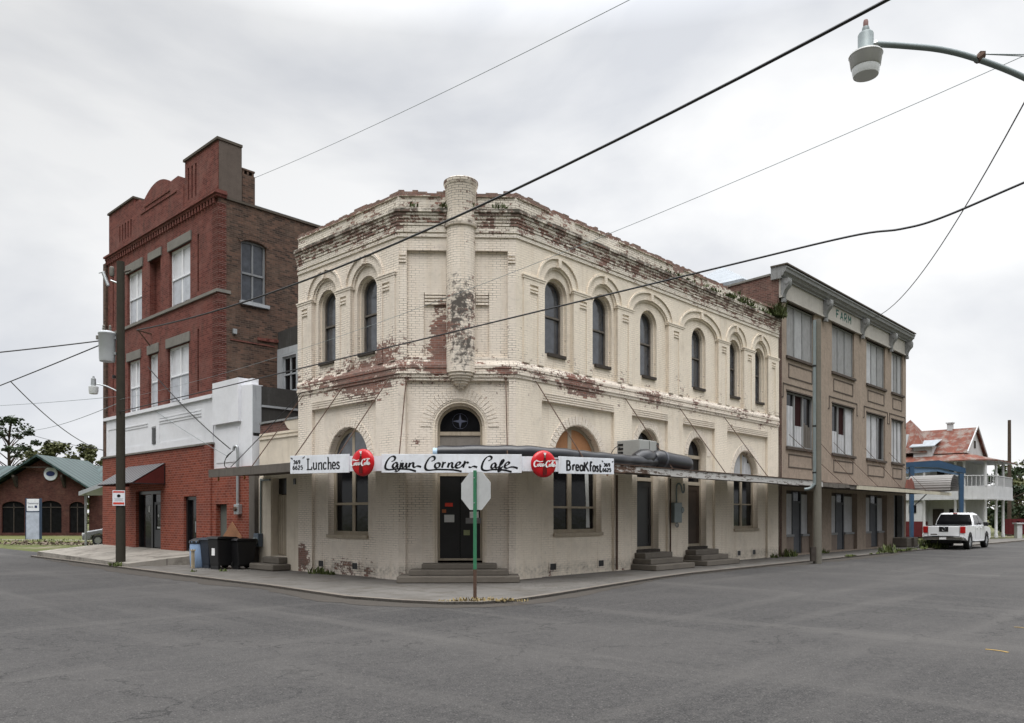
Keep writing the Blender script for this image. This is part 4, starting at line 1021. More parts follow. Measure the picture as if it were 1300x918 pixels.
# side wall
FS = Frame(FL((R0, 0, 0))[:2], dR, (-dL[0], -dL[1]))
m = MB(FS)
m.slab(rect(.44, 21, .0, 12.98), [arch(.86, 1.86, 9.5, 11.62, .12, 8)], -.3, .0)
m.slab(rect(.0, .437, .0, 12.98), (), -.3, .0)
m.build('side_wall', M_brown, rb)
m = MB(FS); m.box(.3, 21, -.35, .05, 12.981, 13.06); m.build('coping', M_stone2, rb)
m = MB(FS); m.box(1.4, 21, -.5, -.1, 13.06, 13.14); m.build('roof_flashing', M_wroof, rb)
m = MB(FS)
for k in range(9): m.box(1.6+k*.32-.1, 1.95+k*.32, .0, .05, 8.18+.018*k, 8.28+.018*k)
m.box(.45, 2.2, 0, .03, 8.02, 8.06)
m.build('brick_ledge', M_redp, rb)
m = MB(FS); m.box(.52, .66, 0, .1, 8.25, 8.42); m.build('junction_box', M_galv, rb)
sw = sash(rb, FS, .87, 1.85, 9.51, 11.62, .11, -.10, stucco('grey_flaking_sash', (.24, .25, .26), (.12, .10, .08), .7, 2, .2), M_glassb, .07, [(1.36, .06)], [(10.55, .07)], n=8)
m = MB(FS); m.box(.80, 1.95, -.1, .1, 9.38, 9.5); m.build('sill', M_grey, sw)
m = MB(FS); 
for k in range(12):
    a = math.pi*(.28 + .44*k/12); m.slab([(1.36+.85*math.cos(a)*1.0, 11.05+.72*math.sin(a)), (1.36+.85*math.cos(a+.11), 11.05+.72*math.sin(a+.11)), (1.36+1.05*math.cos(a+.11), 11.05+.92*math.sin(a+.11)), (1.36+1.05*math.cos(a), 11.05+.92*math.sin(a))], (), -.02, .02)
m.build('window_arch', M_brown, rb)
# corbelled ledge and strings
m = MB(FL)
m.box(R0-.06, R1+.06, -.3, .10, 13.0, 13.09); m.box(R0-.10, R1+.10, -.3, .16, 13.09, 13.17); m.box(R0-.06, R1+.06, -.3, .08, 13.17, 13.24)
for k in range(44):
    x = R0 + .15 + k*.235; m.box(x, x+.11, -.02, .085, 12.80, 13.0)
m.build('corbel_ledge', M_redp, rb)
m = MB(FL); m.box(R0-.04, R1+.03, -.02, .07, 9.64, 9.75); m.F = FS; m.box(.0, .45, -.02, .05, 9.64, 9.75); m.build('stone_string', M_stone, rb)
# parapet pieces
m = MB(FL)
pa = [(12.7, 13.24), (17.5, 13.24), (17.5, 14.75), (16.95, 14.78), (16.5, 14.62)] + [(16.5-2.6*k/14, 14.62+.40*(1-(2*k/14-1)**2)) for k in range(15)] + [(13.88, 14.66), (13.3, 14.68), (12.7, 14.42)]
m.slab(pa, (), -.32, 0)
m.slab(rect(R0, 12.7, 13.24, 15.0), [rect(11.75, 11.87, 13.5, 14.7), rect(12.05, 12.17, 13.5, 14.7), rect(12.35, 12.47, 13.5, 14.7)], -.1, .0)
m.box(R0, 12.7, -.86, -.102, 13.24, 15.0)
m.slab(rect(17.5, R1-.15, 13.24, 14.98), [rect(17.75+k*.3, 17.87+k*.3, 13.5, 14.2) for k in range(5)], -.1, .0)
m.box(17.5, R1-.15, -.86, -.102, 13.24, 14.98)
for k in range(6): m.box(12.78+k*.0, 12.8, -.01, .02, 13.4, 14.2)
m.box(13.4, 16.8, 0, .03, 14.1, 14.16); m.box(14.0, 16.4, 0, .03, 14.3, 14.35)
m.box(R0+.02, 11.6, 0, .02, 13.3, 13.4)
m.build('parapet', M_redp, rb)
m = MB(FL); m.box(R0-.05, 12.75, -.9, .06, 15.0, 15.09); m.build('parapet_coping', M_stone2, rb)
m = MB(FL); m.box(17.45, R1-.1, -.9, .06, 14.98, 15.06); m.build('parapet_coping', M_stone2, rb)
m = MB(FL); m.box(R0+.003, R0+.9, -.84, -.03, 13.03, 14.99); 
m = MB(FS); m.box(.02, .88, .002, .02, 13.07, 14.98); m.build('grey_render', stucco('grey_brown_render', (.13, .105, .09), (.08, .06, .05), .5, 1.2, .4), rb)
# chimney block behind the corner pier
m = MB(FS); m.box(.92, 1.42, -.5, -.03, 13.06, 14.12); 
for x in (.94, 1.12, 1.32): m.box(x, x+.07, -.48, -.05, 14.12, 14.26)
m.box(.92, 1.42, -.5, -.03, 14.26, 14.32); m.build('chimney', M_brown, rb)
# windows of the front
def win(a, b, z0, z1, lint=True, double=True):
    f = sash(rb, FL, a+.01, b-.01, z0+.01, z1-.01, 0, -.10, M_vinyl, M_blind, .07, [((a+b)/2, .12)] if double else (), [((z0+z1)/2 - .02, .05)])
    m = MB(FL); m.box(a+.10, (b+a)/2-.07 if double else b-.1, -.115, -.105, z0+.12, (z0+z1)/2-.07)
    if double: m.box((a+b)/2+.07, b-.10, -.115, -.105, z0+.12, (z0+z1)/2-.07)
    m.box(a+.09, b-.09, -.1, -.075, (z0+z1)/2-.075, (z0+z1)/2-.045)  # thin grey strip standing in for the shadow line below the meeting rail
    m.build('blind_and_rail_shadow', simple('dull_pane', (.42, .44, .48), .25, .5), f)
    if lint: m = MB(FL); m.box(a-.12, b+.10, -.05, .05, z1+.0, z1+.36); m.build('lintel', M_stone, rb, .01)
for a, b in w3: win(a, b, 9.76, 11.96)
for a, b in w2: win(a, b, 6.06, 8.24, True, b-a > 1)
m = MB(FL); m.box(14.75, 16.0, -.05, .05, 12.0, 12.32); m.build('lintel', M_stone, rb)
# white band
m = MB(FL)
m.slab(rect(10.32, R1+.05, 4.28, 5.92), [rect(15.12, 15.55, 4.55, 5.3), rect(11.2, 14.8, 4.62, 5.35), rect(15.9, 18.9, 4.62, 5.35), rect(19.15, 20.1, 4.5, 5.5)], .003, .07)
m.box(10.32, R1+.05, .003, .05, 4.5, 5.6)
m.box(10.25, R1+.12, .0, .15, 5.92, 6.05)
m.box(11.2, 14.8, .07, .09, 5.45, 5.5); m.box(15.9, 18.9, .07, .09, 5.45, 5.5); m.box(11.2, 14.8, .07, .085, 5.56, 5.6)
m.build('white_band', M_white, rb)
m = MB(FL); m.box(15.2, 15.48, .051, .08, 4.6, 5.25); m.build('slot_window', M_glassd, rb)
# white stepped wing wall at the right end
m = MB(FL)
m.slab([(7.62, 3.3), (10.32, 3.3), (10.32, 6.06), (8.36, 6.06), (8.36, 6.14), (7.62, 6.10)], (), -.35, .03)
m.box(8.36, 10.2, -.35, .15, 4.94, 6.40); m.box(7.9, 8.36, -.35, -.1, 6.1, 6.35)
m.box(8.5, 10.1, .03, .05, 3.6, 4.75)
m.build('wing_wall', M_white, rb)
FW = Frame(FL((7.62, 0, 0))[:2], dR, (-dL[0], -dL[1]))
m = MB(FW); m.box(-.02, 9, -.3, .0, 4.4, 6.08); m.build('wing_side_wall', M_sooty, rb)
m = MB(FW); m.box(.3, 2.2, .0, .04, 5.38, 5.45); m.box(-.02, .28, 0, .03, 4.5, 6.07); m.build('wing_ledge', M_grey, rb)
m = MB(FL); m.face([(7.7, -.3, 5.9), (R0, -.3, 5.9), (R0, -9, 5.9), (7.7, -9, 5.9)]); m.build('wing_roof', M_tin, rb)
# upper rear wing with a window
FG = Frame((FL((R0, 0, 0))[0] + 2.3*dR[0], FL((R0, 0, 0))[1] + 2.3*dR[1]), (-dL[0], -dL[1]), (-dR[0], -dR[1]))
m = MB(FG); m.slab(rect(.0, 3.2, 5.9, 7.95), [rect(.36, 1.30, 6.3, 7.62)], -.2, 0); m.build('rear_wing_wall', M_grey, rb)
m = MB(FG); m.slab([(0, 7.95), (3.2, 7.95), (3.2, 8.75), (0, 8.6)], (), -.2, -.03); m.build('rear_wing_frieze', M_sooty, rb)
sash(rb, FG, .37, 1.29, 6.31, 7.61, 0, -.06, M_grey, M_glassd, .06, [(.83, .06)], [(6.95, .05)])
# red facing brick ground floor
m = MB(FL)
m.slab([(7.62, .1), (20.67, .1), (20.67, 4.26), (10.32, 4.28), (10.32, 3.40), (7.62, 3.40)], [rect(14.57, 17.0, .38, 2.76), rect(11.5, 12.55, .38, 2.47), rect(9.2, 10.0, .9, 2.16)], -.25, .12)
m.build('facing_wall', M_redt, rb)
m = MB(FL); m.box(10.25, 20.7, .0, .17, 4.283, 4.35); m.build('wall_cap', M_stone, rb)
m = MB(FL); m.box(10.3, 10.78, .12, .17, .1, 4.27); m.build('pilaster', M_redt, rb)
FB = Frame(FL((20.67, 0, 0))[:2], dR, dL)
m = MB(FB); m.box(-.1, 21, -.3, .0, .0, 12.9); m.build('far_side_wall', M_brown, rb)
d = MB(FL); d.slab(rect(14.58, 16.99, .39, 2.75), [rect(14.78, 15.60, .42, 2.62), rect(15.75, 16.85, .42, 2.62)], -.12, .0); D1 = d.build('entrance', M_door, rb, label='black framed glass entrance under the tin awning')
d = MB(FL); d.box(14.80, 15.58, -.10, -.07, .45, 2.6); d.box(15.77, 16.83, -.10, -.08, .45, 2.6); d.build('pane', M_glassd, D1)
d = MB(FL); d.slab(rect(14.85, 15.53, .5, 2.3), [rect(14.97, 15.41, 1.2, 2.2)], -.07, -.03); d.build('leaf', simple('charcoal_door', (.035, .037, .04), .5, .4), D1)
d = MB(FL); d.lathe([(0, 0), (.06, 0), (.06, .01), (0, .01)], (15.2, -.069, 1.75), 12, 'y'); d.box(15.05, 15.35, -.07, -.06, 1.25, 1.32); d.box(16.05, 16.2, -.079, -.07, 1.9, 2.15); d.build('notice', M_paper, D1)
d = MB(FL); d.slab(rect(11.51, 12.54, .39, 2.46), [rect(11.63, 12.42, .55, 2.34)], -.12, .02); D2 = d.build('door', M_door, rb, label='narrow black glazed door')
d = MB(FL); d.box(11.6, 12.45, -.10, -.07, .5, 2.36); d.build('pane', M_glassd, D2)
d = MB(FL); d.box(11.66, 11.70, .02, .07, 1.15, 1.55); d.build('handle', M_galv, D2)
d = MB(FL); d.box(9.21, 9.99, -.12, -.05, .9, 2.15); d.build('blocked_window', stucco('grey_green_board', (.13, .135, .12), (.07, .07, .06), .5, 2, .3), rb)
# tin awning over the entrance
aw = MB(FL)
P4 = [(14.15, .13, 3.80), (17.7, .13, 3.80), (17.7, 1.35, 3.02), (14.15, 1.35, 3.02)]
aw.face(P4, [(0, 0), (3.55, 0), (3.55, 1.45), (0, 1.45)]); aw.face([(p[0], p[1], p[2]-.03) for p in reversed(P4)], [(0, 1.45), (3.55, 1.45), (3.55, 0), (0, 0)])
aw.face([(14.15, 1.35, 2.99), (17.7, 1.35, 2.99), (17.7, 1.35, 3.02), (14.15, 1.35, 3.02)])
awo = aw.build('awning', M_sroof, rb)
for x in (14.17, 17.68):
    aw = MB(FL); aw.slab([(.13, 3.0), (1.33, 3.0), (.13, 3.76)], (), x-.015, x+.015, 'x'); aw.build('awning_cheek', simple('dark_red_board', (.09, .018, .015), .8, .2), awo)
aw = MB(FL)
for x in (14.15, 17.7): aw.tube([(x, .14, 2.98), (x, 1.33, 2.98)], .02, 6); aw.tube([(x, .14, 2.98), (x, .14, 3.7)], .02, 6)
aw.build('awning_bracket', M_door, awo)
# bracket for the big cable
m = MB(FL); m.tube([(15.75, -.02, 9.05), (15.75, .55, 9.12)], .03, 6); m.tube([(15.75, -.02, 8.5), (15.75, .5, 9.1)], .025, 6); m.build('cable_bracket', M_rustst, rb)
# conduit, weatherhead and meter on the wing
mt = thing('conduit', FL((8.28, .15, 1.8)), 'tall grey conduit with hooked head and small box on the red wall', 'conduit')
m = MB(FL); m.tube(cr([(8.28, .2, 2.1), (8.28, .2, 3.2), (8.28, .2, 3.95), (8.34, .22, 4.08), (8.44, .24, 4.05), (8.47, .25, 3.95)], 4), .05, 10); m.build('pipe', M_galv, mt)
m = MB(FL); m.box(8.12, 8.45, .12, .26, 1.80, 2.14); m.build('meter_box', M_galv, mt, .015)
m = MB(FL); m.lathe([(0, 0), (.08, 0), (.08, .06), (0, .07)], (8.3, .26, 1.98), 12, 'y'); m.build('dial', M_rustst, mt)
m = MB(FL)
for dx in (0, .07): m.tube(cr([(8.47, .25, 3.95), (8.75+dx, .35, 3.75-dx), (8.9, .35, 3.45), (8.72+dx, .3, 3.35)], 5), .012, 5)
m.build('lead_wire', M_black, mt)
# corner timber
m = MB(FL); m.box(7.24, 7.6, -.1, .16, .08, 3.3); tag(m.build('corner_post', M_greyw, None), 'grey timber corner board between red wall and cream annex', 'post')

# ================================================================== TAN BLOCK
tb = thing('stucco_building', FR((24, 0, 0)), 'three storey brown stucco commercial block with boarded windows and bracketed cornice', 'building')
T0, T1 = 15.96, 32.5
tw = [(16.72, 19.55), (21.65, 24.48), (26.18, 29.0), (30.02, 31.95)]
m = MB(FR)
gf = [(16.7, 19.45, .12, 2.85), (21.6, 24.9, .12, 2.85), (26.1, 29.3, .12, 2.85), (30.4, 32.2, .55, 2.9)]
m.slab(rect(T0, T1, .0, 10.9), [rect(a, b, 8.5, 10.72) for a, b in tw] + [rect(a, b, 4.68, 7.02) for a, b in tw] + [rect(*g) for g in gf], -.35, 0)
m.build('wall', M_tan, tb)
def strip(m, pts, w=.045, y=.02):
    for i in range(len(pts)-1):
        (x0, z0), (x1, z1) = pts[i], pts[i+1]
        m.box(min(x0, x1)-w/2, max(x0, x1)+w/2, -.005, y + .002*(i % 2), min(z0, z1)-w/2, max(z0, z1)+w/2)
for a, b in tw:
    m = MB(FR)
    for (z0, z1) in ((7.62, 8.18), (3.82, 4.36)):
        strip(m, [(a+.2, z0), (b-.2, z0), (b-.2, z1), (a+.2, z1), (a+.2, z0)])
    strip(m, [(a-.45, 6.72), (a-.35, 6.72), (a-.35, 7.3), (b+.35, 7.3), (b+.35, 6.72), (b+.45, 6.72)])
    m.build('moulding', M_tandk, tb)
for i, (a, b) in enumerate(tw):
    for fl, (z0, z1) in enumerate(((8.5, 10.72), (4.68, 7.02))):
        m = MB(FR); fw = .07
        m.slab(rect(a+.01, b-.01, z0+.01, z1-.01), [rect(a+fw, b-fw, z0+fw, z1-fw)], -.17, -.08)
        third = (b-a-2*fw)/3
        for k in (1, 2): m.box(a+fw+third*k-.06, a+fw+third*k+.06, -.16, -.09, z0+fw, z1-fw)
        f = m.build('window', M_trim, tb)
        broken = {(0, 1): (0, 1, 2), (1, 1): (0, 1), (2, 1): (2,)}.get((i, fl), ())
        for k in range(3):
            x0, x1 = a+fw+third*k+(.06 if k else 0), a+fw+third*(k+1)-(.06 if k < 2 else 0)
            if k in broken:
                q = MB(FR); q.box(x0, x1, -.18, -.165, z0+fw, z1-fw); q.build('dark_opening', M_glassd if k != 1 else simple('dark_red_curtain', (.022, .005, .005), .8, .1), f)
                if i == 0 or (i == 1):
                    q = MB(FR)
                    zt = z0 + fw + (.9 if k == 1 else 1.0 if i else 1.7 if k == 0 else 1.1)
                    for j in range(3):
                        w = (x1-x0)/3; q.box(x0+w*j+.01, x0+w*(j+1)-.02, -.16, -.13+.006*j, z0+fw, zt - .08*j*(k == 2))
                    if k != 1: q.box(x0, x0+.05, -.15, -.11, z0+fw, z1-fw)
                    q.build('broken_board', M_board if k != 2 else M_greyw, f)
            else:
                q = MB(FR); q.box(x0, x1, -.15, -.12-.006*(k % 2), z0+fw, z1-fw); q.build('board', random.choice(M_boards), f)
        q = MB(FR); q.box(a-.08, b+.08, -.1, .09, z0-.12, z0+.0); q.build('sill', M_tandk, f, .01)
        q = MB(FR); q.box(a-.04, b+.04, -.08, .03, z1, z1+.06); q.build('head', M_tandk, f)
# side walls and roof
FT = Frame(FR((T0, 0, 0))[:2], dL, (-dR[0], -dR[1]))
m = MB(FT); m.slab([(.0, .0), (16, .0), (16, 11.2), (3.5, 11.45), (3.5, 11.6), (1.2, 11.72), (.36, 11.76), (.0, 11.76)], (), -.3, .0); m.build('party_wall', M_tanb, tb)
m = MB(FT); m.slab([(.36, 11.761), (1.2, 11.721), (3.5, 11.601), (16, 11.35), (16, 11.42), (3.5, 11.67), (1.2, 11.80), (.36, 11.84)], (), -.35, .05); m.build('party_coping', M_stone, tb)
FT2 = Frame(FR((T1, 0, 0))[:2], dL, dR)
m = MB(FT2); m.box(.02, 16, -.3, .0, .0, 11.3); m.build('far_side_wall', M_tanb, tb)
m = MB(FR); m.face([(T0, -.3, 11.3), (T1, -.3, 11.3), (T1, -16, 11.2), (T0, -16, 11.2)]); m.build('roof', M_tin, tb)
m = MB(FR)
rp = [(18.4, -2.8), (22.6, -2.8), (22.6, -7.2), (18.4, -7.2)]; A_ = (20.6, -5.0, 14.2)
for i in range(4):
    p, q = rp[i], rp[(i+1) % 4]; m.face([(p[0], p[1], 12.7), (q[0], q[1], 12.7), A_]); m.face([(p[0], p[1], 11.2), (q[0], q[1], 11.2), (q[0], q[1], 12.7), (p[0], p[1], 12.7)])
m.build('roof_lantern', M_wroof, tb)
# frieze and cornice
m = MB(FR); m.box(T0+.02, T1, .0, .07, 10.86, 11.55); m.box(T0+.02, T1, .0, .13, 10.78, 10.86); m.build('frieze', M_frieze, tb)
m = MB(FR)
cpf = [(-.3, 11.55), (.14, 11.55), (.14, 11.62), (.22, 11.66), (.26, 11.76), (.34, 11.80), (.36, 11.92), (.40, 11.95), (.40, 12.0), (.28, 12.04), (-.3, 12.05)]
for j in range(len(cpf)):
    q0, q1 = cpf[j], cpf[(j+1) % len(cpf)]
    m.face([(T0-.1, q0[0], q0[1]), (T1+.35, q0[0], q0[1]), (T1+.35, q1[0], q1[1]), (T0-.1, q1[0], q1[1])])
m.face([(T0-.1, q[0], q[1]) for q in cpf]); m.face([(T1+.35, q[0], q[1]) for q in cpf])
m.build('cornice', M_trim, tb)
for x in (16.15, 20.6, 25.3, 29.6, 32.25):
    m = MB(FR); h = .15
    m.slab([(.07, 10.75), (.16, 10.8), (.18, 10.95), (.26, 11.1), (.40, 11.25), (.42, 11.45), (.40, 11.548), (.07, 11.548)], (), x-h, x+h, 'x')
    m.lathe([(0, -.17), (.09, -.17), (.09, .17), (0, .17)], (x, .32, 11.38), 12, 'x'); m.box(x-.1, x+.1, .07, .2, 10.6, 10.75)
    m.build('bracket', M_trim, tb)
m = MB(FR); m.box(T0-.14, T1+.39, -.3, .43, 12.051, 12.11)
m.build('cornice_cap', M_stone2, tb)
# FARM painted on the frieze
LET = {'F': [[(0,0),(0,1)],[(0,0),(.7,0)],[(0,.48),(.55,.48)]], 'A': [[(0,1),(.4,0)],[(.4,0),(.8,1)],[(.15,.65),(.65,.65)]], 'R': [[(0,0),(0,1)],[(0,0),(.5,0),(.65,.25),(.5,.5),(0,.5)],[(.3,.5),(.7,1)]], 'M': [[(0,1),(0,0)],[(0,0),(.4,.6)],[(.4,.6),(.8,0)],[(.8,0),(.8,1)]]}
m = MB(FR)
for i, ch in enumerate('FARM'):
    for st in LET[ch]: stroke(m, [(p[0]*.42 + i*.5, p[1]*.36) for p in st], 22.0, 11.42, 1.0, .075, .07, .076, None, 3)
m.build('lettering', simple('dark_green_sign_paint', (.03, .10, .08), .7, .2), tb)
# ground floor shopfronts
def shop(x0, x1, dx0, dx1, wz=.95, third=False):
    s = MB(FR); s.box(x0, x1, -.32, -.28, .12, 2.85); so = s.build('shopfront', M_tandk, tb)
    for (a, b) in ((x0+.02, dx0-.08), (dx1+.08, x1-.02)):
        s = MB(FR); s.box(a, b, -.28, -.24, wz, 2.7); s.build('board', M_board, so)
        s = MB(FR); s.box(a-.02, b+.02, -.28, -.12, wz-.1, wz); s.build('sill', M_trim, so)
        s = MB(FR); s.box(a-.02, b+.02, -.28, -.16, .12, wz-.1); s.build('bulkhead', M_tanl, so)
    s = MB(FR); s.box(dx0, dx1, -.28, -.25, .14, 2.3); s.box(dx0-.08, dx0, -.28, -.2, .12, 2.8); s.box(dx1, dx1+.08, -.28, -.2, .12, 2.8); s.box(dx0, dx1, -.28, -.2, 2.3, 2.4)
    s.build('door', simple('dull_grey_door', (.085, .09, .10), .7, .3), so)
    s = MB(FR); s.box(dx0, dx1, -.28, -.26, 2.4, 2.8); s.build('transom', M_glassd, so)
shop(16.72, 19.43, 17.85, 18.6); shop(21.62, 24.88, 22.75, 23.6); shop(26.12, 29.28, 27.4, 28.3)
s = MB(FR); s.box(30.42, 32.18, -.33, -.30, .55, 2.9); e = s.build('entrance', M_glassd, tb, label='dark recessed end entrance')
s = MB(FR); s.box(30.42, 30.62, -.3, -.02, .55, 2.9); s.box(31.95, 32.18, -.3, -.02, .55, 2.9); s.build('jamb', M_trim, e)
for x in (30.5, 31.7):
    m = MB(FR); m.box(x-.3, x+.45, -.02, .75, .07, .55); m.build('stoop', M_step, tb, .03)

# its canopy
c2 = thing('canopy', FR((24, 0, 3)), 'rusty flat canopy with yellowed fascia along the brown stucco block', 'canopy')
m = MB(FR)
def sl4(m, x0, x1, z0, z1, y0, y1, t):
    A = [(x0, y0, z0), (x1, y0, z0), (x1, y1, z1), (x0, y1, z1)]
    m.face(A, [(x0, y0), (x1, y0), (x1, y1), (x0, y1)]); m.face([(p[0], p[1], p[2]-t) for p in reversed(A)])
    for i in range(4):
        p, q = A[i], A[(i+1) % 4]; m.face([p, q, (q[0], q[1], q[2]-t), (p[0], p[1], p[2]-t)])
x = 16.0
while x < 33.4:
    w = random.uniform(.8, 1.1); sl4(m, x, min(33.5, x+w-.01), 3.24+random.uniform(-.01, .02), 3.10+random.uniform(-.03, .03), .01, PJ+random.uniform(-.02, .08), .015); x += w
m.build('roof_sheet', rusty('red_rusted_tin', (.22, .17, .15), (.20, .06, .035), .06, 9), c2)
m = MB(FR); m.box(16.0, 33.5, .02, PJ-.04, 3.0, 3.04); m.build('soffit', M_soffit, c2)
m = MB(FR)
x = 16.0
while x < 19.6:
    w = random.uniform(.3, .8); m.box(x, min(19.6, x+w-.03), PJ-.03, PJ+.02, 2.93+random.uniform(-.05, .06), 3.07); x += w
m.build('broken_fascia', M_greyw, c2)
m = MB(FR); m.box(19.62, 34.4, PJ-.02, PJ+.05, 2.90, 3.07); m.build('fascia', M_fasciay, c2)
for u, ue in ((17.0, 18.3), (20.0, 20.0), (21.9, 22.6), (26.0, 26.0), (29.6, 30.0)):
    m = MB(FR); m.tube([(u, -.02, 5.2), (ue, PJ-.06, 3.1)], .012, 6); m.build('support_rod', M_rustst, c2)
# barrel shaped tin hood at the far end, open towards the street
bh = thing('barrel_awning', FR((33.2, 1, 3.1)), 'barrel shaped grey tin hood resting on the far canopy end', 'awning')
m = MB(FR)
n = 14; rr = .74
for r_, fl in ((rr, 1), (rr-.03, 0)):
    for k in range(n):
        a0, a1 = math.pi*k/n, math.pi*(k+1)/n
        P = lambda a, y: (33.0 + r_*1.15*math.cos(a), y, 3.14 + r_*math.sin(a)*1.2)
        m.face([P(a0, .15), P(a1, .15), P(a1, 2.35), P(a0, 2.35)], [(k*.14, .15), (k*.14+.14, .15), (k*.14+.14, 2.35), (k*.14, 2.35)])
m.build('hood', rusty('grey_tin', (.23, .22, .21), (.12, .09, .07), -.02, 3, .6, .2), bh)
m = MB(FR); m.slab([(33.0 + .70*1.15*math.cos(math.pi*k/12), 3.14 + .70*1.2*math.sin(math.pi*k/12)) for k in range(13)], (), 1.9, 1.95); m.build('hood_shade_panel', M_wooddk, bh)  # dark panel added inside the open end to stand for its shade
m = MB(FR); m.slab([(30.6, 3.2), (32.2, 3.2), (32.0, 3.6), (31.6, 3.85), (31.2, 3.7), (30.9, 3.75)], (), .5, .56); m.build('rust_flap', rusty('rust_sheet', (.20, .07, .05), (.16, .045, .03), .1, None, .9, 0), bh)

# ================================================================== STREET FURNITURE
# octagonal sign seen from behind
ss = thing('stop_sign', (-.74, 15.66, .06), 'back of octagonal traffic sign on a green post at pavement tip', 'road sign', R_(-37))
m = MB(); m.box(-.032, .032, -.02, .02, .62, 2.60); m.build('post', M_green, ss, .006, local=True)
m = MB(); m.box(-.03, .03, -.018, .018, -.1, .62); m.build('post_base', M_rustst, ss, local=True)
oc = [(.40*math.cos(R_(22.5+45*k))/math.cos(R_(22.5))*.95, .40*math.sin(R_(22.5+45*k))/math.cos(R_(22.5))*.95) for k in range(8)]
m = MB(); m.slab([(p[0], p[1]+2.19) for p in oc], (), .024, .028); b = m.build('panel', M_alum, ss, local=True)
m = MB(); m.slab([(p[0], p[1]+2.19) for p in oc], [[(p[0]*.95, p[1]*.95+2.19) for p in oc]], .0282, .0287); m.build('face_border', M_wlet, b, local=True)
m = MB(); m.slab([(p[0]*.949, p[1]*.949+2.19) for p in oc], (), .0282, .0286); m.build('face', M_coke, b, local=True)
for z in (1.95, 2.45):
    m = MB(); m.lathe([(0, -.03), (.014, -.03), (.014, -.018), (0, -.018)], (0, 0, z), 8, 'y'); m.build('bolt', M_galv, ss, local=True)

def wood_pole(name, P, h, r0, r1, mat, label, group=None):
    t = thing(name, (P[0], P[1], 0), label, 'utility pole', 0, group)
    m = MB(); m.tube([(P[0], P[1], -.1 + (h+.1)*k/8) for k in range(9)], r0, 14, True, r1); m.build('post', mat, t); return t
# left pole with transformer, lamp and small sign
LP = (-13.4, 26.85)
lp = wood_pole('utility_pole', LP, 10.45, .16, .125, M_pole, 'dark wooden pole carrying a transformer and small lamp before red building')
m = MB(); tx = (LP[0]-.42, LP[1]-.08)
m.lathe([(0, 7.02), (.24, 7.02), (.255, 7.12), (.275, 7.92), (.29, 7.94), (.29, 7.98), (.22, 8.04), (.06, 8.08), (0, 8.08)], (*tx, 0), 20); t_ = m.build('transformer', simple('pale_grey_tank', (.40, .42, .43), .45, .4, .1, var=.1), lp)
m = MB()
for dx, dz in ((-.12, 8.08), (.1, 8.06)):
    m.lathe([(.05, 0), (.05, .04), (.03, .06), (.055, .1), (.03, .13), (.045, .17), (.02, .22), (0, .23)], (tx[0]+dx, tx[1], dz-.02), 10)
m.lathe([(0, 0), (.06, 0), (.06, .12), (0, .14)], (tx[0]-.32, tx[1], 7.78), 10); m.build('bushing', M_stone, t_)
m = MB(); m.box(tx[0]+.2, LP[0]-.1, tx[1]-.05, tx[1]+.09, 7.78, 7.86); m.box(tx[0]+.2, LP[0]-.1, tx[1]-.05, tx[1]+.09, 7.25, 7.33); m.build('mount', M_galv, t_)
m = MB(); m.tube([(LP[0]-.1, LP[1], 9.72), (LP[0]-.32, LP[1]-.05, 9.8)], .03, 6); m.tube([(LP[0]-.58, LP[1]-.05, 10.08), (LP[0]-.40, LP[1]-.05, 9.62)], .06, 8); m.tube([(LP[0]-.52, LP[1]-.05, 10.1), (LP[0]-.72, LP[1]-.05, 10.05)], .02, 6); m.build('cutout_fuse', M_galv, lp)
m = MB(); m.lathe([(.06, 9.95), (.08, 10.0), (.08, 10.25), (.05, 10.28), (0, 10.28)], (LP[0]-.30, LP[1], 0), 10); m.build('arrester', M_stone, lp)
m = MB(); m.tube([(LP[0]+.1, LP[1], 10.1), (LP[0]+.36, LP[1]-.02, 10.16)], .035, 6); m.build('stub_arm', M_greyw, lp)
m = MB(); m.tube(cr([(LP[0]-.08, LP[1]-.02, 6.0), (LP[0]-.45, LP[1]-.1, 6.18), (LP[0]-.75, LP[1]-.15, 6.25)]), .025, 8); la = m.build('lamp_arm', M_galv, lp)
lx, ly = LP[0]-.84, LP[1]-.17
m = MB(); m.lathe([(0, 6.5), (.03, 6.5), (.035, 6.44), (.075, 6.42), (.085, 6.2), (.06, 6.18), (0, 6.18)], (lx, ly, 0), 14); m.build('lamp_head', M_galv, la)
m = MB(); m.lathe([(.06, 6.18), (.16, 6.14), (.15, 5.98), (.13, 5.9), (0, 5.88)], (lx, ly, 0), 16); m.build('lamp_bowl', M_lens, la)
m = MB(); m.lathe([(0, 0), (.06, 0), (.06, .1), (0, .12)], (LP[0]-.2, LP[1]-.05, 6.45), 10); m.build('insulator', M_black, lp)
# white plate with red bands on the pole
FP = Frame((LP[0]+.02, LP[1]-.17), (.9, .43), (.43, -.9))
m = MB(FP); m.box(-.19, .19, 0, .012, 2.1, 2.62); s = m.build('sign_plate', M_signw, lp)
m = MB(FP); m.box(-.17, .17, .012, .015, 2.54, 2.59); m.box(-.17, .17, .012, .015, 2.14, 2.21); m.build('red_band', M_oldred, s)
m = MB(FP); m.lathe([(0, .012), (.055, .012), (.055, .015), (0, .015)], (0, 0, 2.43), 14, 'y'); m.build('dot', M_ink, s)
m = MB(FP)
for k, w in enumerate((.13, .11, .14)): m.box(-w, w, .012, .0145, 2.26+k*.035, 2.272+k*.035)
m.build('small_print', simple('grey_print', (.30, .31, .33), .6, .2), s)
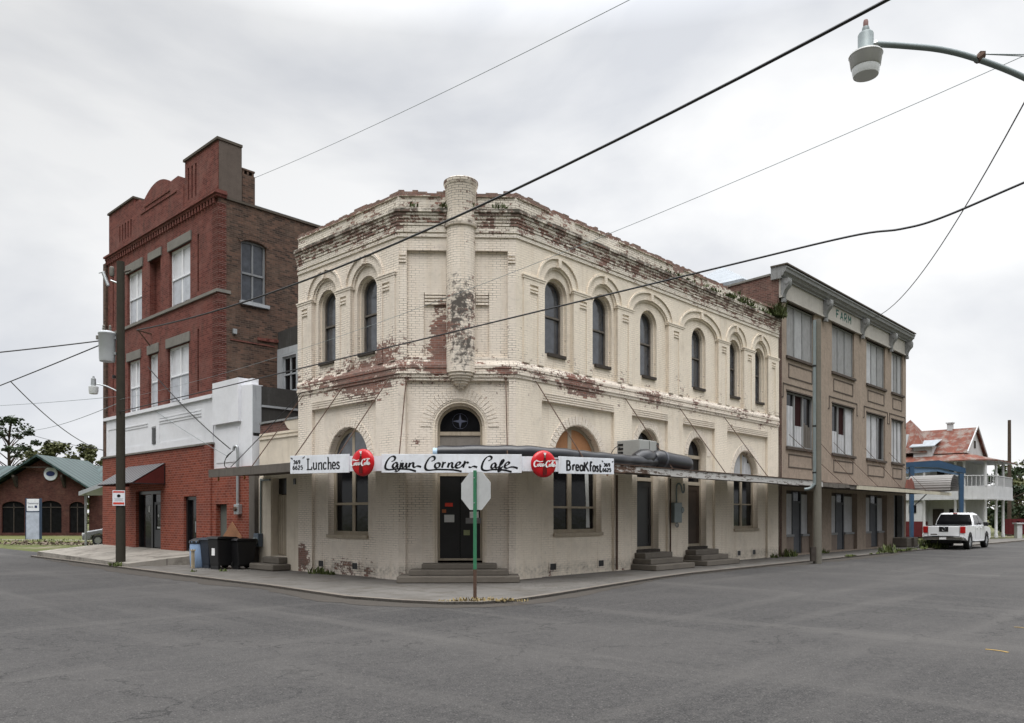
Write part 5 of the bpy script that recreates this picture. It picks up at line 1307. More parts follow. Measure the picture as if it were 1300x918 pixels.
# right pole with conduit
RP = (11.2, 28.75)
rp_ = wood_pole('utility_pole', RP, 8.95, .15, .12, M_polel, 'grey wooden pole with a steel conduit before the brown stucco block')
m = MB(); m.tube(cr([(RP[0]-.14, RP[1]-.08, 8.9), (RP[0]-.15, RP[1]-.09, 6.0), (RP[0]-.15, RP[1]-.1, 3.2), (RP[0]-.18, RP[1]-.1, 2.9), (RP[0]-.32, RP[1]-.08, 2.75), (RP[0]-.5, RP[1]-.05, 2.72)], 4), .06, 10); cd_ = m.build('conduit', M_steel, rp_)
for z in (3.3, 5.0, 7.2):
    m = MB(); m.tube([(RP[0]-.15, RP[1]-.09, z), (RP[0]-.15, RP[1]-.09, z+.06)], .07, 10); m.build('strap', M_black, cd_)
m = MB(); m.box(RP[0]-.3, RP[0]-.13, RP[1]-.2, RP[1]-.05, .1, .62); m.build('ground_guard', M_wooddk, rp_)
wood_pole('utility_pole', (44.4, 70), 10.3, .17, .13, M_bark, 'thin dark far pole right of the white house')
# near street lamp: its pole stands at the far kerb, outside the frame
NP = (7.45, 9.05)
sl_ = thing('street_lamp', (NP[0], NP[1], 0), 'grey street lamp on a curved arm against the sky, top right', 'street lamp')
m = MB(); m.tube([(NP[0], NP[1], -.1 + 11.4*k/8) for k in range(9)], .17, 14, True, .12); m.build('pole', M_polel, sl_)
m = MB(); arm = [(NP[0]-.1, NP[1], 6.0), (6.6, 9.03, 6.42), (5.88, 9.0, 6.78), (5.35, 9.0, 6.99), (4.93, 9.0, 7.10), (4.5, 9.0, 7.145), (4.18, 9.0, 7.165)]
m.tube(cr(arm, 5), .034, 10); m.build('arm', M_steel, sl_)
m = MB(); m.tube([(5.33, 9.0, 6.98), (5.40, 9.0, 7.04)], .045, 8); m.box(5.36, 5.42, 8.97, 9.03, 7.02, 7.07); m.build('arm_clamp', M_rustst, sl_)
m = MB()
for z in (.0, .08): m.tube([(5.4, 9.0, 7.05), (NP[0], NP[1], 7.06-z)], .006, 5)
m.build('guy_wire', M_steel, sl_)
hx = 4.06
m = MB(); m.lathe([(.0, 7.36), (.035, 7.36), (.042, 7.33), (.042, 7.30), (.075, 7.29), (.085, 7.27), (.085, 7.12), (.10, 7.10), (.10, 7.08)], (hx, 9.0, 0), 20); m.build('housing', M_steel, sl_)
m = MB(); m.lathe([(.0, 7.44), (.022, 7.44), (.028, 7.42), (.028, 7.36)], (hx, 9.0, 0), 12); m.build('photocell', simple('reddish_cap', (.20, .10, .09), .5, .4), sl_)
m = MB(); m.lathe([(.10, 7.08), (.175, 7.05), (.185, 7.03), (.175, 7.01), (.16, 6.90), (.15, 6.885)], (hx, 9.0, 0), 24); m.build('shade', simple('lamp_shade_grey', (.34, .34, .33), .4, .4, .2, var=.1), sl_)
m = MB(); m.lathe([(.15, 6.885), (.146, 6.84), (.135, 6.80), (.0, 6.785)], (hx, 9.0, 0), 24); m.build('lens', M_lens, sl_)
m = MB(); m.tube([(4.18, 9.0, 7.165), (4.1, 9, 7.14)], .045, 8); m.build('arm_socket', M_galv, sl_)

# ------------------------------------------------------------------ wires
def cable(p, q, sag, r, label, mat=None, k=24, name='power_line'):
    m = MB(); pts = []
    for i in range(k+1):
        t = i/k; pts.append(tuple(a+(b-a)*t for a, b in zip(p, q))); pts[-1] = (pts[-1][0], pts[-1][1], pts[-1][2]-4*sag*t*(1-t))
    m.tube(pts, r, 6); o = m.build(name, mat or M_black, None); tag(o, label, 'cable'); return pts
NPz = lambda z: (NP[0], NP[1], z)
b0 = FL((15.75, .55, 9.12))
pts = cable(b0, NPz(9.4), .85, .026, 'thick twisted black cable sloping across the whole corner building front')
cable(FS((1.38, -.3, 14.1)), NPz(10.9), .25, .007, 'hair thin wire rising from the red building chimney to top', M_steel)
cable((LP[0], LP[1]-.1, 5.72), NPz(7.75), .55, .0045, 'faint thin wire crossing turret and upper windows', M_steel)
def wire_path(P, r, label, mat=None):
    m = MB(); m.tube(cr(P, 8), r, 6); tag(m.build('power_line', mat or M_black, None), label, 'cable')
def on4(t, dz): return (LP[0] + (NP[0]-LP[0])*t, LP[1]-.1 + (NP[1]-LP[1]+.1)*t, 5.3 + .62*t + dz)
wire_path([on4(0, 0), on4(.3, -.03), on4(.6, -.06), on4(.8, -.07), on4(.875, -.08), on4(.9, -.15), on4(.918, -.13), on4(.95, .05), on4(1, .34)], .015, 'black wire crossing below the upper windows with a kink near right edge')
cable(FR((25.3, .45, 11.55)), NPz(9.5), 1.25, .014, 'drooping dark wire from the stucco cornice to upper right')
lf = (-32.0, 40.0)
cable((tx[0]-.3, tx[1], 7.72), (-24.5, 24.0, 6.1), .12, .022, 'thick black line from transformer towards the left edge')
p7 = cable((tx[0]-.25, tx[1], 7.58), (-36.0, 42.0, 5.6), .12, .02, 'black line sloping down left from the transformer')
cable(p7[6], (-26.0, 50.0, 5.9), .45, .02, 'drooping black tap wire descending towards the green roof')
cable((LP[0], LP[1], 5.85), (-38.0, 44.0, 7.9), .25, .008, 'thin grey wire running level left from the dark pole', M_steel)
jn = (-37.8, 60.0, 8.25)
cable((LP[0], LP[1], 5.65), jn, .3, .012, 'thin grey wire slanting from dark pole down to left tree', M_steel)
cable(jn, (-27.5, 53.0, 6.2), .15, .016, 'short black wire from left tree towards red building side')
cable(FL((15.85, .1, 7.75)), FL((8.6, .3, 4.0)), .15, .018, 'black service drop slanting over white band to hooked conduit')
cable(FL((15.4, .1, 6.0)), FL((8.75, .3, 3.75)), .05, .008, 'thin grey drop wire over the white band', M_steel)
cable(FL((4.55, .1, 5.48)), FL((7.2, 1.0, 3.3)), .03, .012, 'short dark stay wire over the low annex front')

# ------------------------------------------------------------------ bins
def wheelie(P, rz, mat, label, sticker=True, s=1.0, lidmat=None):
    t = thing('wheelie_bin', (P[0], P[1], P[2]), label, 'bin', rz, 'wheeled bins and barrel by the red wall')
    m = MB()
    prof = [(.245, .29, .12), (.30, .36, .98)]
    (a0, b0, z0), (a1, b1, z1) = prof
    A = [(-a0, -b0, z0), (a0, -b0, z0), (a0, b0, z0), (-a0, b0, z0)]; B = [(-a1, -b1, z1), (a1, -b1, z1), (a1, b1, z1), (-a1, b1, z1)]
    m.face(list(reversed(A))); m.face(B)
    for i in range(4): j = (i+1) % 4; m.face([A[i], A[j], B[j], B[i]])
    m.build('body', mat, t, .03, local=True)
    m = MB(); m.slab([(-.40, .985), (.40, .985), (.40, 1.01), (.30, 1.05), (-.2, 1.07), (-.36, 1.05)], (), -.33, .33, 'x'); m.build('lid', lidmat or mat, t, .012, local=True)
    m = MB(); m.tube([(-.28, .42, .96), (.28, .42, .96)], .018, 8); m.build('handle', mat, t, local=True)
    for sx in (-1, 1):
        m = MB(); m.lathe([(0, -.03), (.12, -.03), (.13, 0), (.12, .03), (0, .03)], (sx*.27, .27, .13), 16, 'x'); m.build('wheel', M_tyre, t, local=True)
    m = MB(); m.box(-.22, .22, -.285, -.2, .0, .13); m.build('foot', mat, t, local=True)
    if sticker:
        m = MB(); m.slab([(-.08, .45), (.10, .45), (.10, .72), (-.08, .72)], (), -.336, -.331); m.build('sticker', M_wlet, t, local=True)
    t.scale = (s, s, s); return t
zb = .055
q = FL((7.55, 1.1, zb)); wheelie(q, R_(-38), M_black, 'black wheeled bin with a white sticker beside the navy bin', True, .98)
q = FL((7.12, .62, zb)); wheelie(q, R_(-45), M_black, 'black wheeled bin nearest the grey corner board', False, .92)
q = FL((8.28, 1.05, zb)); wheelie(q, R_(-40), M_navy, 'navy wheeled bin between pale blue barrel and black bins', False, .93)
q = FL((8.80, 1.3, .055))
t = thing('barrel', q, 'pale blue plastic barrel with a black bag in its mouth', 'barrel', 0, 'wheeled bins and barrel by the red wall')
m = MB(); m.lathe([(0, 0), (.22, 0), (.25, .05), (.27, .3), (.275, .5), (.27, .75), (.265, .80), (.285, .82), (.285, .86), (.25, .86), (.24, .6), (0, .55)], (0, 0, 0), 22); m.build('body', M_bluebin, t, local=True)
m = MB(); m.lathe([(0, .98), (.1, .97), (.2, .93), (.29, .88), (.30, .80), (.286, .79)], (0, 0, 0), 11, smooth=False); m.build('bag', M_black, t, .01, local=True)
# board leaning on the wall behind the bins
m = MB(FL); m.slab([(8.1, .12), (9.4, .12), (9.4, 1.05), (8.75, 1.55), (8.1, 1.05)], (), .14, .16); tag(m.build('plywood_sheet', simple('brown_board', (.26, .13, .07), .8, .2, var=.25), None), 'brown board with a pointed top leaning behind the bins', 'board')
m = MB(FL); m.box(8.38, 8.47, 1.62, 1.7, .06, .62); m.box(8.36, 8.49, 1.6, 1.72, .62, .67); tag(m.build('plank_offcut', simple('tan_plank', (.35, .29, .20), .8, .2), None), 'short tan plank standing against the navy bin front', 'plank')

# ================================================================== PICKUP
def wheel(par, x, y, r, w, side):
    m = MB(); m.lathe([(r*.62, -w/2), (r*.93, -w/2), (r, -w/2+.03), (r, w/2-.03), (r*.93, w/2), (r*.62, w/2)], (x, y, r), 28, 'y'); wobj = m.build('wheel', M_tyre, par, local=True)
    m = MB(); yo = y + side*(w/2-.03)
    m.lathe([(r*.64, -.02), (r*.62, .01), (r*.5, .0), (r*.2, .02), (0, .025)] if side > 0 else [(r*.64, .02), (r*.62, -.01), (r*.5, .0), (r*.2, -.02), (0, -.025)], (x, yo, r), 24, 'y')
    for k in range(6):
        a = k*math.pi/3; ca, sa = math.cos(a), math.sin(a)
        m.slab([(x+ca*.08-sa*.03, r+sa*.08+ca*.03), (x+ca*r*.56-sa*.05, r+sa*r*.56+ca*.05), (x+ca*r*.56+sa*.05, r+sa*r*.56-ca*.05), (x+ca*.08+sa*.03, r+sa*.08-ca*.03)], (), yo-.02, yo+.03)
    m.build('rim', M_rim, wobj, local=True)
def loft(m, secs, close=True):
    """secs: list of rings (same length)"""
    for i in range(len(secs)-1):
        A, B = secs[i], secs[i+1]; n = len(A)
        for k in range(n):
            j = (k+1) % n; m.face([A[k], A[j], B[j], B[k]])
    if close: m.face(list(reversed(secs[0]))); m.face(secs[-1])
pk_p = FR((29.75, 2.62, 0))
pk = thing('pickup_truck', pk_p, 'white crew cab pickup truck parked at the kerb, seen from behind', 'pickup truck', math.atan2(dR[1], dR[0]))
# local x forward, y left, z up; rear bumper at x=0
wb0, wb1, wr = 1.15, 4.65, .40
def side_prof():
    p = [(.10, .62), (.10, 1.22), (2.0, 1.24), (2.02, 1.2), (4.25, 1.2), (5.35, 1.12), (5.55, .95), (5.6, .55), (5.15, .45)]
    def archp(xc): return [(xc+.50*math.cos(math.pi*k/10), .40+.52*math.sin(math.pi*k/10)) for k in range(11)]
    p += [(wb1+.5, .42)] + archp(wb1)[1:-1] + [(wb1-.5, .42), (wb0+.5, .42)] + archp(wb0)[1:-1] + [(wb0-.5, .45)]
    return p
m = MB(); m.slab(side_prof(), (), -.98, .98); m.build('body', M_car, pk, .05, 3, local=True)
m = MB(); sec = lambda x, z, w: (x, w, z)
def cabring(z, x0, x1, w): return [(x0, -w, z), (x0, w, z), (x1, w, z), (x1, -w, z)]
loft(m, [cabring(1.18, 2.02, 4.45, .93), cabring(1.45, 2.08, 4.2, .89), cabring(1.86, 2.3, 3.55, .74), cabring(1.92, 2.5, 3.3, .62)]); m.build('cab', M_car, pk, .05, 3, local=True)
def quad(nm, pts, mat, par=pk, t=.012):
    m = MB(); n = Vector(newell(pts)).normalized(); q = [tuple(Vector(p)+n*t) for p in pts]; m.face(q); m.face([tuple(Vector(p)-n*t) for p in reversed(pts)])
    for i in range(len(pts)):
        j = (i+1) % len(pts); m.face([tuple(Vector(pts[i])-n*t), tuple(Vector(pts[j])-n*t), q[j], q[i]])
    return m.build(nm, mat, par, local=True)
def glazed(nm, rows, par):
    m = MB()
    for (a, b), (c, d) in zip(rows[:-1], rows[1:]): m.face([a, b, d, c])
    return m.build(nm, M_glassd, par, local=True)
glazed('rear_window', [((2.012, .85, 1.27), (2.012, -.85, 1.27)), ((2.052, .835, 1.45), (2.052, -.835, 1.45)), ((2.258, .70, 1.83), (2.258, -.70, 1.83))], pk)
for s in (-1, 1):
    glazed('side_window', [((2.25, s*.935, 1.30), (3.12, s*.935, 1.30)), ((2.32, s*.908, 1.45), (3.12, s*.908, 1.45)), ((2.52, s*.786, 1.80), (3.08, s*.786, 1.80))], pk)
    glazed('side_window', [((3.20, s*.935, 1.30), (4.22, s*.935, 1.30)), ((3.20, s*.908, 1.45), (4.05, s*.908, 1.45)), ((3.18, s*.786, 1.80), (3.55, s*.786, 1.80))], pk)
    m = MB(); m.box(.06, .2, s*.76, s*.99, .86, 1.20); m.build('tail_lamp', M_tail, pk, .02, local=True)
    m = MB(); m.box(3.75, 3.95, s*1.0, s*1.22, 1.2, 1.42); m.build('mirror', M_black, pk, .03, local=True)
    for x in (2.45, 3.3):
        m = MB(); m.box(x, x+.2, s*.985, s*1.01, 1.08, 1.12); m.build('door_handle', M_car, pk, .01, local=True)
    for x in (2.2, 3.2, 4.25):
        m = MB(); m.box(x, x+.012, s*.978, s*.983, .55, 1.19); m.build('door_seam', M_black, pk, local=True)
    m = MB(); m.tube([(1.9, s*.95, .42), (4.0, s*.95, .42)], .05, 8); m.build('side_step', M_chrome, pk, local=True)
    for x in (wb0, wb1): wheel(pk, x, s*.86, wr, .27, s)
quad('windscreen', [(4.22, .84, 1.42), (4.22, -.84, 1.42), (3.58, -.68, 1.83), (3.58, .68, 1.83)], M_glassd)
m = MB(); m.box(.06, .1, -.74, .74, .70, 1.20); tg = m.build('tailgate', M_car, pk, .015, local=True)
m = MB(); m.box(.045, .062, -.22, .22, .93, 1.19); hd = m.build('handle_plate', M_black, tg, .02, local=True)
m = MB(); m.lathe([(.075, 0), (.095, -.012), (.075, -.02)], (.044, 0, 1.07), 20, 'x'); m.box(.03, .042, -.11, .11, 1.055, 1.085); m.build('emblem', M_chrome, hd, local=True)
m = MB(); m.box(.052, .0605, -.745, -.735, .7, 1.2); m.box(.052, .0605, .735, .745, .7, 1.2); m.box(.052, .0605, -.735, .735, .70, .71); m.build('tailgate_seam', M_black, tg, local=True)
m = MB(); m.box(.055, .062, .3, .62, .76, .82); m.build('tailgate_badge', M_chrome, tg, local=True)
m = MB(); m.box(-.10, .14, -.95, .95, .50, .68); bp = m.build('bumper', M_chrome, pk, .04, local=True)
m = MB(); m.box(-.106, -.099, -.16, .16, .53, .67); m.build('number_plate', M_wlet, bp, local=True)
m = MB(); m.box(-.12, .1, -.5, .5, .665, .69); m.build('bumper_pad', M_black, bp, local=True)
m = MB(); m.box(2.24, 2.34, -.10, .10, 1.87, 1.91); m.build('brake_lamp', M_tail, pk, .01, local=True)
m = MB(); m.box(.3, 5.2, -.7, .7, .32, .5); m.build('chassis', M_black, pk, local=True)
m = MB(); m.box(.25, 1.98, -.86, .86, .9, 1.243); m.build('bed_cover', M_black, pk, local=True)

# parked car by the red building's far corner
cx_ = thing('parked_car', (-23.45, 47.6, -.02), 'silver car half hidden behind the red building far corner', 'car', R_(195))
m = MB(); sp = [(-2.2, .35), (-2.25, .7), (-2.0, .88), (-1.3, .95), (-.7, 1.38), (.5, 1.42), (1.15, 1.0), (2.0, .85), (2.2, .6), (2.2, .35), (1.75, .33), (1.6, .62), (1.3, .7), (1.05, .6), (.95, .33), (-.95, .33), (-1.05, .6), (-1.35, .7), (-1.65, .6), (-1.75, .33)]
m.slab(sp, (), -.86, .86); m.build('body', M_silver, cx_, .08, 3, local=True)
for s in (-1, 1):
    quad('side_window', [(-1.05, s*.866, .97), (.95, s*.866, .97), (.42, s*.866, 1.33), (-.62, s*.866, 1.33)], M_glassd, cx_, .006)
    for x in (-1.35, 1.33): wheel(cx_, x, s*.78, .32, .2, s)
    m = MB(); m.box(2.1, 2.215, s*.5, s*.8, .62, .76); m.build('headlight', M_lens, cx_, .02, local=True)
quad('windscreen', [(1.13, .7, 1.02), (1.13, -.7, 1.02), (.55, -.62, 1.40), (.55, .62, 1.40)], M_glassd, cx_, .02)
m = MB(); m.box(2.18, 2.24, -.6, .6, .36, .55); m.build('grille', M_black, cx_, local=True)

# ================================================================== FAR RIGHT: white house, blue frame, trees
FH = Frame((31.41, 64.65), nR, (-dR[0], -dR[1]))          # x to the right along nR, y out towards us, z up
hs = thing('house', FH((3, -3, 0)), 'white two storey house with rusty tin roof and double porch', 'house')
def hb(nm, mat, x0, x1, y0, y1, z0, z1, par=hs, bv=0): m = MB(FH); m.box(x0, x1, y0, y1, z0, z1); return m.build(nm, mat, par, bv)
hb('wall', M_house, -1.5, 5.0, -8, -1.2, .0, 6.3)
hb('lower_wall', M_house, -1.5, 2.3, -1.19, -.1, 1.3, 3.0); hb('base_wall', M_maroon, -1.5, 2.3, -1.19, -.08, .05, 1.299)
m = MB(FH)
plan = [(-1.5, -1.2), (-1.5, .1), (5.2, .1)] + [(5.2+1.9*math.sin(a), -1.8+1.9*math.cos(a)) for a in [R_(9*k) for k in range(1, 11)]] + [(7.1, -7.5), (4.9, -7.5), (4.9, -1.2)]
m.slab(plan, (), 3.02, 3.18, 'z'); m.build('porch_floor', M_house, hs)
m = MB(FH)
pl2 = [(-1.5, .08), (5.2, .08)] + [(5.2+1.86*math.sin(R_(9*k)), -1.8+1.88*math.cos(R_(9*k))) for k in range(1, 11)] + [(7.06, -7.5)]
for i in range(len(pl2)-1):
    a, b = pl2[i], pl2[i+1]
    m.face([(a[0], a[1], 3.17), (b[0], b[1], 3.17), (b[0], b[1], 4.08), (a[0], a[1], 4.08)]); m.face([(a[0]-.05, a[1]-.05, 3.17), (b[0]-.05, b[1]-.05, 3.17), (b[0]-.05, b[1]-.05, 4.08), (a[0]-.05, a[1]-.05, 4.08)])
    m.face([(a[0], a[1], 4.08), (b[0], b[1], 4.08), (b[0]-.06, b[1]-.06, 4.08), (a[0]-.06, a[1]-.06, 4.08)])
m.build('parapet_rail', M_house, hs)
m = MB(FH)
for i in range(len(pl2)-1):
    a, b = pl2[i], pl2[i+1]; n_ = max(1, int(math.dist(a, b)/.16))
    for k in range(n_):
        t = k/n_; x, y = a[0]+(b[0]-a[0])*t-.03, a[1]+(b[1]-a[1])*t-.03; m.box(x-.02, x+.02, y-.02, y+.02, 4.08, 4.85)
    m.tube([(a[0]-.03, a[1]-.03, 4.87), (b[0]-.03, b[1]-.03, 4.87)], .045, 6)
m.build('balustrade', M_house, hs)
for (x, y) in ((2.35, 0), (4.6, 0), (5.2, -.05), (6.55, -.55), (7.0, -1.8), (7.0, -4.2)):
    m = MB(FH); m.lathe([(.14, .05), (.14, .3), (.11, .35), (.10, 2.9), (.14, 2.95), (.14, 3.02)], (x, y-.05, 0), 12); m.build('column', M_house, hs)
    m = MB(FH); m.lathe([(.11, 4.08), (.09, 5.9), (.13, 5.95), (.13, 6.06)], (x, y-.05, 0), 12); m.build('column', M_house, hs)
hb('upper_back_wall', simple('grey_boards_painted_shade', (.33, .33, .33), .8, .2), 2.5, 4.9, -1.19, -1.15, 3.2, 6.1)  # greyer panel over the white wall; porch shade is put into its colour
for x in (3.0, 3.9): hb('window', M_glassd, x, x+.55, -1.14, -1.11, 4.2, 5.6)
hb('window', M_glassd, 1.2, 1.75, -.085, -.05, 2.0, 2.6)
hb('door', M_wooddk, 2.7, 3.5, -1.14, -1.1, .1, 2.3); hb('window', M_glassd, 3.9, 4.5, -1.14, -1.1, .8, 2.3)
# porch roof skirt
m = MB(FH)
sk = [(-1.5, .35), (5.2, .35)] + [(5.2+2.15*math.sin(R_(9*k)), -1.8+2.15*math.cos(R_(9*k))) for k in range(1, 11)] + [(7.35, -7.5)]
inn = [(-1.5, -1.3), (4.9, -1.3)] + [(4.95, -1.4)]*10 + [(4.95, -7.5)]
for i in range(len(sk)-1):
    a, b, c, d = sk[i], sk[i+1], inn[i+1], inn[i]
    m.face([(a[0], a[1], 6.1), (b[0], b[1], 6.1), (c[0], c[1], 6.78), (d[0], d[1], 6.78)]); m.face([(a[0], a[1], 6.02), (b[0], b[1], 6.02), (b[0], b[1], 6.1), (a[0], a[1], 6.1)])
m.build('porch_roof', M_rroof, hs)
m = MB(FH); 
for i in range(len(sk)-1):
    a, b = sk[i], sk[i+1]; m.face([(a[0], a[1], 6.03), (b[0], b[1], 6.03), inn[i+1] + (6.03,), inn[i] + (6.03,)])
m.build('porch_ceiling', M_house, hs)
# main gable roof: ridge along x, street gable at x=5
m = MB(FH); rz_, ez = 9.0, 6.75
m.face([(-1.0, -1.0, ez), (5.25, -1.0, ez), (5.25, -4.2, rz_), (-1.0, -4.2, rz_)], [(0, 0), (6, 0), (6, 3.9), (0, 3.9)]); m.face([(-1.0, -7.4, ez), (5.25, -7.4, ez), (5.25, -4.2, rz_), (-1.0, -4.2, rz_)], [(0, 0), (6, 0), (6, 3.9), (0, 3.9)])
m.build('roof', M_rroof, hs)
m = MB(FH); m.slab([(-7.3, 6.7), (-1.1, 6.7), (-4.2, 8.95)], (), 4.95, 5.0, 'x'); m.build('gable_wall', M_house, hs)
m = MB(FH)
for (a, b) in (((-1.0, 6.72), (-4.2, 9.0)), ((-7.4, 6.72), (-4.2, 9.0))):
    m.slab([a, (a[0], a[1]+.16), (b[0], b[1]+.16), b], (), 5.2, 5.28, 'x')
m.build('barge_board', M_house, hs)
hb('gable_vent', M_wooddk, 5.0, 5.03, -4.5, -3.9, 7.3, 7.9)
# hip on the left
m = MB(FH); ap = (.35, -3.4, 9.95); bs = [(-2.2, -.6, 6.9), (2.4, -.6, 6.9), (2.4, -6.5, 6.9), (-2.2, -6.5, 6.9)]
for i in range(4): m.face([bs[i], bs[(i+1) % 4], ap])
m.build('hip_roof', M_rroof, hs)
m = MB(FH); m.face([(x, -.6-(z-6.9)*.918+.05, z) for x, z in ((-.35, 7.35), (.7, 7.35), (.62, 8.6), (.05, 8.6))]); m.build('roof_patch', M_trim, hs)
m = MB(FH); dz = hb('dormer', M_house, 1.35, 2.75, -2.2, -.75, 6.4, 7.45)
m = MB(FH); m.face([(1.1, -.45, 7.4), (3.0, -.45, 7.4), (3.0, -2.6, 8.05), (1.1, -2.6, 8.05)]); m.face([(1.1, -.45, 7.32), (3.0, -.45, 7.32), (3.0, -.45, 7.4), (1.1, -.45, 7.4)]); m.build('dormer_roof', M_wroof, hs)
m = MB(FH); m.slab([(-1.4, 6.3), (.55, 6.3), (.55, 6.9), (-.3, 7.6), (-1.4, 7.6)], (), -.5, -.3); m.build('side_gable', M_house, hs)
ch = hb('chimney', M_house, 3.0, 3.4, -4.4, -4.0, 8.8, 9.45); hb('chimney_cap', M_house, 2.92, 3.48, -4.48, -3.92, 9.45, 9.55, ch)
m = MB(FH); m.lathe([(.3, 0), (.0, .18)], (3.2, -4.2, 9.551), 4, smooth=False); m.build('chimney_hood', M_house, ch)
# blue steel frame canopy of a former filling station
FBf = Frame((26.6, 52.9), (.9997, -.024), (-.024, -.9997))
bf = thing('steel_canopy', FBf((1.7, 0, 0)), 'blue steel frame canopy standing beyond the brown stucco block', 'canopy')
for x, h in ((.35, 5.1), (3.65, 4.6)):
    m = MB(FBf); m.slab([(x-.10, .0), (x+.10, .0), (x+.15, h), (x-.15, h)], (), -.1, .1); m.build('post', M_blue, bf, .01)
m = MB(FBf); m.slab([(-2.2, 4.85), (-2.2, 5.2), (2.15, 5.48), (3.9, 4.95), (3.9, 4.6), (2.1, 5.0), (.4, 5.05)], (), -.1, .1); m.build('rafter', M_blue, bf)
m = MB(FBf); m.slab([(-2.2, 4.6), (.4, 4.62), (2.1, 4.75), (3.7, 4.45), (3.7, 4.58), (2.1, 4.97), (.4, 5.0), (-2.2, 4.8)], (), -.05, .0); m.build('fascia_panel', simple('pale_blue_panel', (.13, .21, .33), .5, .3), bf)
m = MB(FBf); A_ = [(-2.2, .05, 5.22), (2.15, .05, 5.5), (2.15, -7, 5.5), (-2.2, -7, 5.22)]; m.face(A_); m.face([(2.15, .05, 5.5), (3.95, .05, 4.97), (3.95, -7, 4.97), (2.15, -7, 5.5)]); m.build('roof_sheet', M_steel, bf)
m = MB(FBf); m.tube([(.45, .1, 2.4), (1.2, .5, 3.3)], .04, 6); m.build('brace', M_black, bf)
# low maroon fence, white posts and pale block at the right edge
m = MB()
for k in range(26): m.box(41.5+k*.33, 41.5+k*.33+.3, 66+k*.02, 66.05+k*.02, .2, 1.5)
m.box(41.4, 50.2, 66.06, 66.16, .6, .7); m.box(41.4, 50.2, 66.06, 66.16, 1.2, 1.3)
tag(m.build('fence', M_maroon, None), 'low dark red board fence at right edge before the trees', 'fence')
m = MB(); m.box(40.6, 41.0, 63, 63.4, -.05, 1.1); m.box(40.5, 41.1, 62.9, 63.5, 1.1, 1.2); tag(m.build('gate_pier', M_house, None), 'short pale pier beside the house porch', 'pier')

# ------------------------------------------------------------------ trees
def leaf_cloud(m, c, r, n, size, squash=.8, seed=0):
    rnd = random.Random(seed)
    for i in range(n):
        a, b = rnd.random()*6.28, math.acos(rnd.uniform(-1, 1)); q = (rnd.random()**.45)
        p = Vector((c[0] + r*q*math.sin(b)*math.cos(a), c[1] + r*q*math.sin(b)*math.sin(a), c[2] + r*squash*q*math.cos(b)))
        t = Vector((rnd.uniform(-1, 1), rnd.uniform(-1, 1), rnd.uniform(-.6, .6))).normalized(); u = t.cross(Vector((rnd.uniform(-1, 1), rnd.uniform(-1, 1), rnd.uniform(-1, 1)))).normalized()
        s = size*rnd.uniform(.5, 1.2)
        m.face([tuple(p - t*s*.5), tuple(p + u*s*.3), tuple(p + t*s*.6), tuple(p - u*s*.3)])
def tree(name, P, h, crown_r, clumps, trunk_r, mat, label, seed, size=.35, base=.35, squash=.6, per=70, group=None):
    rnd = random.Random(seed)
    t = thing(name, (P[0], P[1], -.05), label, 'tree', 0, group)
    m = MB(); m.tube([(P[0], P[1], -.1), (P[0]+.1, P[1], h*.4), (P[0]-.1, P[1], h*.7), (P[0], P[1], h*.92)], [trunk_r, trunk_r*.8, trunk_r*.5, trunk_r*.15], 8)
    cr_m = MB()
    for k in range(clumps):
        a = rnd.random()*6.28; zz = rnd.uniform(base, .97); rr = crown_r*math.sqrt(max(.05, 1-((zz-(base+.97)/2)/((.97-base)/2*1.08))**2))*rnd.uniform(.35, 1.0)
        c = (P[0]+rr*math.cos(a), P[1]+rr*math.sin(a), h*zz)
        m.tube([(P[0], P[1], h*max(.2, zz-.15)), ((P[0]+c[0])/2, (P[1]+c[1])/2, h*(zz-.06)), c], [trunk_r*.28, trunk_r*.16, .03], 5)
        leaf_cloud(cr_m, c, crown_r*rnd.uniform(.16, .32), per, size, squash, seed*100+k)
    m.build('trunk', M_bark, t); cr_m.build('crown', mat, t, recalc=False); return t
tree('pine_tree', (-70.5, 110), 15.6, 4.6, 34, .35, M_leafd, 'dark open crowned pine at the left edge above green roof', 3, .55, .45, .55, 70)
tree('oak_tree', (-58.5, 100), 11.2, 3.4, 26, .3, M_leafo, 'olive bushy tree above the green roof, beside pine', 5, .5, .4, .8, 100)
tree('oak_tree', (-54.0, 101), 11.3, 3.0, 24, .3, M_leafo, 'olive bushy tree above the green roof, nearest the red building', 6, .5, .4, .8, 100)
for i, (x, y, h, r, lab) in enumerate(((46.5, 73, 6.2, 2.6, 'dark bushy tree right of the far pole'), (50.5, 78, 6.9, 3.2, 'dark bushy tree at the right frame edge'), (55.5, 84, 7.5, 3.6, 'dark bushy tree beyond the right frame edge'))):
    tree('bushy_tree', (x, y), h, r, 30, .2, M_leafo if i else M_leafd, lab, 20+i, .4, .08, .9, 110, 'trees behind the red fence')
# far belt of woods closing the horizon
m = MB(); rnd = random.Random(5)
for k in range(130):
    a = R_(-62 + 124*k/129 + rnd.uniform(-.3, .3)); d = 205 + rnd.uniform(-12, 12)
    leaf_cloud(m, (d*math.sin(a), d*math.cos(a), rnd.uniform(1.5, 3.5)), rnd.uniform(3.0, 4.6), 55, 1.7, .8, 900+k)
tag(m.build('woods', M_leafo, None, recalc=False), 'distant low belt of dark trees along the horizon', 'woods', None, 'stuff')

